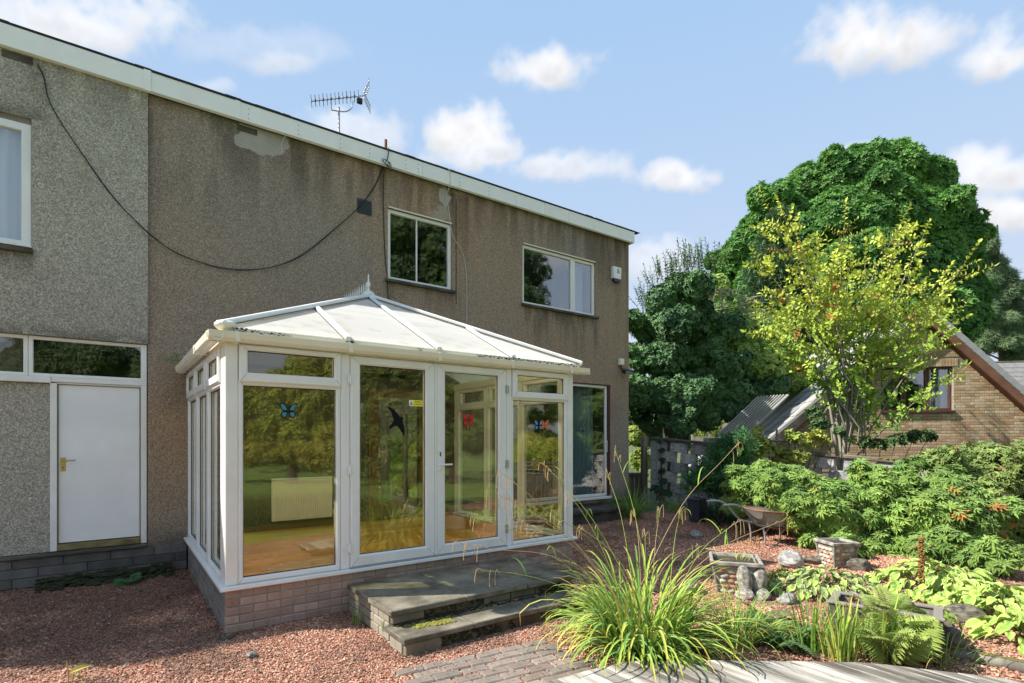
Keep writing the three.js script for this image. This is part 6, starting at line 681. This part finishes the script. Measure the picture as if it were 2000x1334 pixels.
{ // wheelbarrow, handle to the left, wheel under the azalea
  const o = onLevel(1495, 1062), t = thing('wheelbarrow', 'old rusty wheelbarrow with grey handles pushed under the azalea', 'wheelbarrow', o.toArray(), -36.2 * Math.PI / 180 + 0.12); const zinc = mottled([0.20, 0.19, 0.175], [0.40, 0.385, 0.36], 7, 711, { grain: 0.2, rough: 0.55 }), grip = std({ color: lin(0.18, 0.22, 0.23), metalness: 0.5, roughness: 0.45 });
  const S = (x, y, z) => V(x, y, z); // x forward, y up
  const tray = (() => { const top = [[-0.22, 0.56, -0.29], [0.62, 0.50, -0.29], [0.62, 0.50, 0.29], [-0.22, 0.56, 0.29]], bot = [[-0.06, 0.32, -0.18], [0.42, 0.25, -0.18], [0.42, 0.25, 0.18], [-0.06, 0.32, 0.18]], pos = []; const q = (a, b, c, d) => pos.push(...a, ...b, ...c, ...a, ...c, ...d); for (let i = 0; i < 4; i++) { const j = (i + 1) % 4; q(bot[i], bot[j], top[j], top[i]); const sh = (p, k) => [p[0] * k + 0.19 * (1 - k), p[1] + 0.006, p[2] * k]; q(sh(top[i], 0.97), sh(top[j], 0.97), sh(bot[j], 0.97), sh(bot[i], 0.97)); } q(bot[0], bot[1], bot[2], bot[3]); const g = new THREE.BufferGeometry(); g.setAttribute('position', new THREE.Float32BufferAttribute(pos, 3)); g.computeVertexNormals(); return uvMetres(g); })(); put('tray', tray, zinc, t);
  put('rim', tube([S(-0.22, 0.56, -0.29), S(0.62, 0.50, -0.29), S(0.62, 0.50, 0.29), S(-0.22, 0.56, 0.29)], 0.013, 40, 6, 0.013, true), M.rust, t);
  for (const s of [-1, 1]) { put('handle', tube([S(-0.86, 0.66, s * 0.27), S(-0.66, 0.66, s * 0.27), S(-0.52, 0.60, s * 0.26), S(-0.30, 0.36, s * 0.23), S(-0.05, 0.30, s * 0.20)], 0.018, 20, 8), grip, t); put('frame_tube', tube([S(-0.05, 0.30, s * 0.20), S(0.35, 0.23, s * 0.15), S(0.72, 0.17, s * 0.06)], 0.017, 10, 8), M.rust, t); put('leg', tube([S(-0.16, 0.31, s * 0.2), S(-0.13, 0.14, s * 0.2), S(-0.12, 0.03, s * 0.2), S(0.02, 0.015, s * 0.2), S(0.08, 0.03, s * 0.2), S(0.14, 0.18, s * 0.18), S(0.22, 0.26, s * 0.17)], 0.014, 26, 7), zinc, t); }
  const wh = sub('wheel', t, [0.72, 0.17, 0]); put('tyre', new THREE.TorusGeometry(0.13, 0.042, 10, 26), M.rubber, wh); put('rim', new THREE.LatheGeometry([[0.03, -0.035], [0.09, -0.03], [0.105, -0.022], [0.105, 0.022], [0.09, 0.03], [0.03, 0.035]].map((p) => new THREE.Vector2(...p)), 22).rotateX(Math.PI / 2), M.pvcOld, wh); put('axle', new THREE.CylinderGeometry(0.014, 0.014, 0.16, 8).rotateX(Math.PI / 2), M.rust, wh); }
{ const q = onLevel(1362, 1020), t = thing('plant_pot', 'tall dark grey square plant pot in front of the block wall', 'pot', q.toArray(), 0.3); put('pot', uvMetres(toCreasedNormals(clean(new THREE.CylinderGeometry(0.20, 0.15, 0.46, 4).rotateY(0.5).translate(0, 0.23, 0)), 0.3)), std({ color: lin(0.055, 0.06, 0.075), roughness: 0.6 }), t); put('rim', new THREE.TorusGeometry(0.2, 0.014, 6, 4).rotateX(Math.PI / 2).rotateY(0.5 + Math.PI / 2).translate(0, 0.46, 0), std({ color: lin(0.05, 0.055, 0.07), roughness: 0.6 }), t); put('soil', new THREE.CylinderGeometry(0.19, 0.19, 0.01, 4).rotateY(0.5).translate(0, 0.44, 0), M.soil, t); }
const rockM = mottled([0.06, 0.055, 0.036], [0.34, 0.30, 0.235], 16, 721, { grain: 0.5, bump: 0.02 }), rockW = mottled([0.17, 0.16, 0.14], [0.60, 0.585, 0.55], 15, 722, { grain: 0.45, bump: 0.018 }), rockD = mottled([0.07, 0.062, 0.05], [0.20, 0.18, 0.145], 6, 723, { grain: 0.35, bump: 0.012 });
const stone = (name, label, u, v, r, sx, sy, sz, mat, seed, turn = 0, cat = 'rock') => { const p = onLevel(u, v), m = put(name, boulder(r, seed, sx, sy, sz), mat); m.position.set(p.x, r * sy * 0.55, p.z); m.rotation.y = turn; tag(m, label, cat); return m; };
stone('stone', 'smooth pale grey stone alone on the shaded gravel', 1361, 1048, 0.11, 1.2, 0.65, 0.9, rockW, 1, 0.3, 'stone');
stone('rock', 'rough white rock at the back corner of the hosta bed', 1543, 1108, 0.15, 1.1, 1.0, 1, rockW, 2);
stone('rock', 'whitish rock among leaves left of the wooden trough', 1538, 1178, 0.10, 1.2, 0.7, 0.9, rockW, 3);
stone('rock', 'long brown rock right of the small stone planter', 1676, 1114, 0.14, 1.3, 0.7, 0.8, rockM, 4, -0.6);
stone('rock', 'flat grey rock edging behind the wooden trough', 1725, 1176, 0.11, 1.5, 0.6, 0.8, rockM, 5, -0.9);
stone('rock', 'rounded brown rock before the pale hosta mound', 1882, 1212, 0.13, 1.5, 0.75, 0.9, rockM, 6, -0.7);
stone('rock', 'dark rock against the right end of the wooden trough', 1855, 1262, 0.12, 1.0, 1.1, 0.9, rockD, 7);
stone('rock', 'low brown rock edging left of the small stone planter', 1590, 1100, 0.16, 1.6, 0.4, 0.7, rockM, 8, -0.4);
stone('stone', 'chipped white stone on the gravel before the brick wall', 492, 1284, 0.045, 1.1, 0.8, 0.8, rockW, 9, 0.5, 'stone');
stone('rubble', 'grey lump of broken mortar at the conservatory corner', 441, 1249, 0.055, 1.4, 0.6, 0.9, rockM, 10, 0.2, 'stone');
stone('rock', 'mossy stone half hidden in the sedge at left of the planter', 1350, 1160, 0.13, 1.4, 0.8, 0.9, rockM, 12, 0.4);
{ const pts = [onLevel(1862, 1283), onLevel(1925, 1296), onLevel(2000, 1312), onLevel(2060, 1325)].map((p) => p.setY(0.03)); const l = thing('edging_log', 'grey half buried log edging at the lower right gravel', 'log'); put('log', tube(pts, 0.045, 26, 9, 0.05), M.oldWood, l); const m = new MB(), r = rng(8), cv = new THREE.CatmullRomCurve3(pts); for (let i = 0; i < 150; i++) { const p = cv.getPoint(r()); m.add(lumpy(0.006 + 0.012 * r(), i, 1.4, 0.6, 1, 0.5, 0).translate(p.x + (r() - 0.5) * 0.03, 0.073, p.z + (r() - 0.5) * 0.03)); } tag(m.build('moss', std({ color: lin(0.12, 0.10, 0.03), roughness: 1 }), l), null, null, null, 'stuff'); }
{ const r = rng(55), b = []; for (let i = 0; i < 620; i++) { const far = r() < 0.5, p = far ? V(mix(-2, 0.1, r()), 0, mix(-2.7, -0.2, r())) : V(mix(-1.2, 8.5, r()), 0, mix(0, 3.2, r())); const c = r() < 0.5 ? [0.20, 0.11, 0.05] : r() < 0.6 ? [0.42, 0.36, 0.28] : [0.10, 0.08, 0.05]; b.push(tint(leaf(0.03 + 0.03 * r(), 0.02, 0.5, 0.3, 2), ...c).rotateX((r() - 0.5)).rotateY(r() * 6.28).translate(p.x, 0.018, p.z)); } tag(put('leaf_litter', mergeGeometries(b), LEAF), 'dry leaf litter scattered over the shaded gravel', 'litter', null, 'stuff'); }
{
  const b = new MB(), r = rng(66); for (let i = 0; i < 420; i++) { const x = -1.45 + 1.25 * r(), z = ZW + 0.10 + 0.28 * r() * r(); b.add(lumpy(0.012 + 0.025 * r(), i, 1.4, 0.6, 1, 0.5, 0).translate(x, 0.02 + 0.12 * Math.max(0, 1 - (z - ZW - 0.08) * 5) * r(), z)); } tag(b.build('moss', std({ color: lin(0.028, 0.032, 0.012), roughness: 1 })), 'dark moss along the plinth under the white door', 'moss', null, 'stuff'); }

// ───────────────────────── the garden behind the camera, seen in the panes ─────────────────────────
const mirrored = (u, v, d, zm) => { const p = at(u, v, d); p.z = 2 * zm - p.z; return p; };
function gardenTree(name, label, cat, list, d, zm, n, cols, seed, size = 0.3) { n = Math.round(n * 2.2); size *= 0.62; const bl = list.map(([u, v, r]) => [mirrored(u, v, d, zm), r * d / FPX, 1]), t = thing(name, label, cat), c = bl.reduce((a, b) => a.add(b[0].clone().multiplyScalar(1 / bl.length)), V(0, 0, 0)); put('trunk', tube([V(c.x, 0, c.z), V(c.x, c.y, c.z)], 0.2, 1, 7, 0.1), barkD, t); foliage(t, 'crown', rosette(7, size, size * 0.4, 0.4, seed, 0.8), LEAF, bl, n, { seed, up: 0.4, size: [0.7, 1.3], cols, depth: 0.6, patch: 0.6, down: -1, split: 4 }); }
const G1 = [[0.08, 0.15, 0.03], [0.18, 0.26, 0.045]], G2 = [[0.20, 0.28, 0.04], [0.45, 0.48, 0.08]], G3 = [[0.30, 0.34, 0.05], [0.56, 0.55, 0.10]];
gardenTree('tall_tree', 'tall dark tree across the lawn, mirrored in the upper windows', 'tree', [[780, 430, 90], [860, 480, 90], [800, 540, 90], [880, 580, 80], [960, 500, 90], [1020, 520, 60], [1030, 590, 55], [900, 400, 90], [990, 430, 70], [740, 500, 80], [760, 620, 80], [860, 650, 90], [960, 620, 80]], 27, ZW, 9000, [[0.035, 0.09, 0.02], [0.10, 0.16, 0.035]], 801);
gardenTree('garden_tree', 'yellow green tree across the lawn, mirrored in the left top light', 'tree', [[600, 730, 50], [660, 740, 46], [560, 760, 44], [620, 790, 50], [500, 790, 40], [470, 770, 40], [540, 810, 40], [640, 700, 34], [520, 840, 36], [580, 845, 36], [640, 840, 36], [690, 840, 36], [470, 830, 36]], 26, 0, 5000, G2, 802);
gardenTree('garden_tree', 'green tree at the end of the lawn, mirrored in the conservatory doors', 'tree', [[730, 740, 60], [790, 730, 60], [850, 740, 60], [760, 800, 60], [830, 800, 60], [900, 760, 60], [960, 770, 60], [1030, 780, 60], [1080, 770, 60], [980, 820, 50], [1060, 872, 40], [740, 860, 44], [800, 860, 46], [870, 850, 46], [930, 850, 44], [1000, 860, 40], [720, 900, 30]], 20, 0, 7000, G1, 803);
gardenTree('bush', 'olive bush by the lawn, mirrored beside the blue butterfly', 'bush', [[500, 880, 26], [540, 885, 24], [580, 884, 26], [480, 895, 22], [640, 880, 30], [660, 900, 28], [620, 900, 24], [650, 850, 26], [600, 890, 24], [450, 885, 28]], 20, 0, 3200, G3, 804, 0.2);
gardenTree('bush', 'dark bush by the lawn, mirrored in the conservatory doors', 'bush', [[720, 860, 34], [770, 880, 34], [820, 870, 36], [870, 880, 34], [740, 910, 30], [800, 920, 30]], 13, 0, 2800, G1, 805, 0.18);
gardenTree('bush', 'yellow bush at the fence, mirrored beside the grass plumes', 'bush', [[1040, 870, 26], [1080, 880, 26], [1060, 900, 22], [1010, 890, 24], [1100, 900, 24]], 15, 0, 2400, G3, 806, 0.18);
gardenTree('hedge', 'long dark hedge closing the far end of the lawn', 'hedge', [[300, 872, 40], [360, 872, 40], [420, 872, 40], [480, 872, 40], [540, 872, 40], [600, 842, 36], [660, 872, 40], [720, 872, 40], [780, 872, 40], [840, 872, 40], [240, 872, 40]], 34, 0, 6000, G1, 807, 0.4);
gardenTree('garden_tree', 'broad tree left across the lawn, mirrored in the transom over the white door', 'tree', [[60, 720, 70], [140, 710, 70], [220, 720, 70], [280, 740, 50], [100, 770, 70], [200, 780, 70], [-40, 740, 80]], 32, ZW, 6000, [[0.04, 0.08, 0.02], [0.10, 0.14, 0.035]], 808, 0.35);
gardenTree('bush', 'tall mixed bushes at the garden side, mirrored in the sliding patio door', 'bush', [[1120, 800, 60], [1170, 790, 60], [1220, 800, 60], [1130, 870, 50], [1180, 880, 50], [1150, 740, 50], [1200, 750, 50], [1080, 850, 50]], 33, ZW, 4000, G1, 809, 0.35);
{ const a = mirrored(985, 930, 14.5, 0), b = mirrored(1130, 930, 13.4, 0), t = thing('picket_fence', 'low timber fence with trellis top, mirrored in the right pane', 'fence'), d = b.clone().sub(a).setY(0), n = 22, r = rng(9); for (let i = 0; i <= n; i++) { const p = a.clone().addScaledVector(d, i / n); put('board', bx(p.x - 0.055, p.x + 0.055, 0, 0.72, p.z - 0.012, p.z + 0.012, 0.004), M.oldWood, t); if (i % 2 === 0) put('upright', bx(p.x - 0.015, p.x + 0.015, 0.72, 1.05, p.z - 0.01, p.z + 0.01, 0.003), M.oldWood, t); } for (const y of [0.76, 0.86, 0.96, 1.05]) put('rail', tube([V(a.x, y, a.z), V(b.x, y, b.z)], 0.018, 1, 4), M.oldWood, t); void r; }
{ const p = mirrored(608, 838, 75, 0), t = thing('cottage', 'distant white gabled cottage beyond the lawn, mirrored in the left pane', 'cottage', [p.x, 0, p.z], Math.PI + 0.5); put('wall', plate([[-3, 0], [3, 0], [3, 2.0], [0, 3.6], [-3, 2.0]], [[-0.6, 0.6, 0.8, 1.8]], 6, 3), M.pvc, t); put('roof', new MB().add(bx(0, 3.9, -0.06, 0.06, -3.2, 3.2, 0.01).rotateZ(-0.49).translate(0, 3.72, 0)).add(mirrorX(bx(0, 3.9, -0.06, 0.06, -3.2, 3.2, 0.01).rotateZ(-0.49)).translate(0, 3.72, 0)).geo(), M.concreteDark, t); put('window', bx(-0.6, 0.6, 0.8, 1.8, 2.8, 2.9, 0.01), M.dark, t); }

{ // rough uncut grass between gravel and lawn, outside the frame
  const g = mergeGeometries([0, 1, 2, 3, 4].map((i) => blade(0.20 + 0.08 * i, 0.007, 0.2 + 0.12 * i, 1.0, i + 120, 4).rotateY(i * 1.3))), r = rng(130), list = []; while (list.length < 9000) { const x = mix(-7, 4, r()), z = mix(3.4, 8.2, r()), d = V(x, 0, z).sub(EYE).setY(0), f = d.dot(FWD), q = d.dot(RIGHT); if (d.length() < 0.5 || (f > 0.1 && Math.abs(q / f) < 1.15)) continue; list.push([x, z]); }
  const m = new THREE.InstancedMesh(g, LEAF, list.length), X = new THREE.Matrix4(), Q = new THREE.Quaternion(), c = new THREE.Color(); list.forEach(([x, z], i) => { const s = 0.7 + 0.8 * r(); m.setMatrixAt(i, X.compose(V(x, 0, z), Q.setFromAxisAngle(UPQ, r() * 6.28), V(s, s, s))); const k = r(); m.setColorAt(i, c.setRGB(mix(0.06, 0.20, k), mix(0.12, 0.24, k), mix(0.02, 0.04, k))); }); m.name = 'rough_grass'; scene.add(tag(m, 'rough uncut grass edging the lawn, mirrored low in the panes', 'grass', null, 'stuff')); }
scene.traverse((o) => { if (o.isMesh) o.castShadow = o.receiveShadow = true; });
renderer.render(scene, camera);
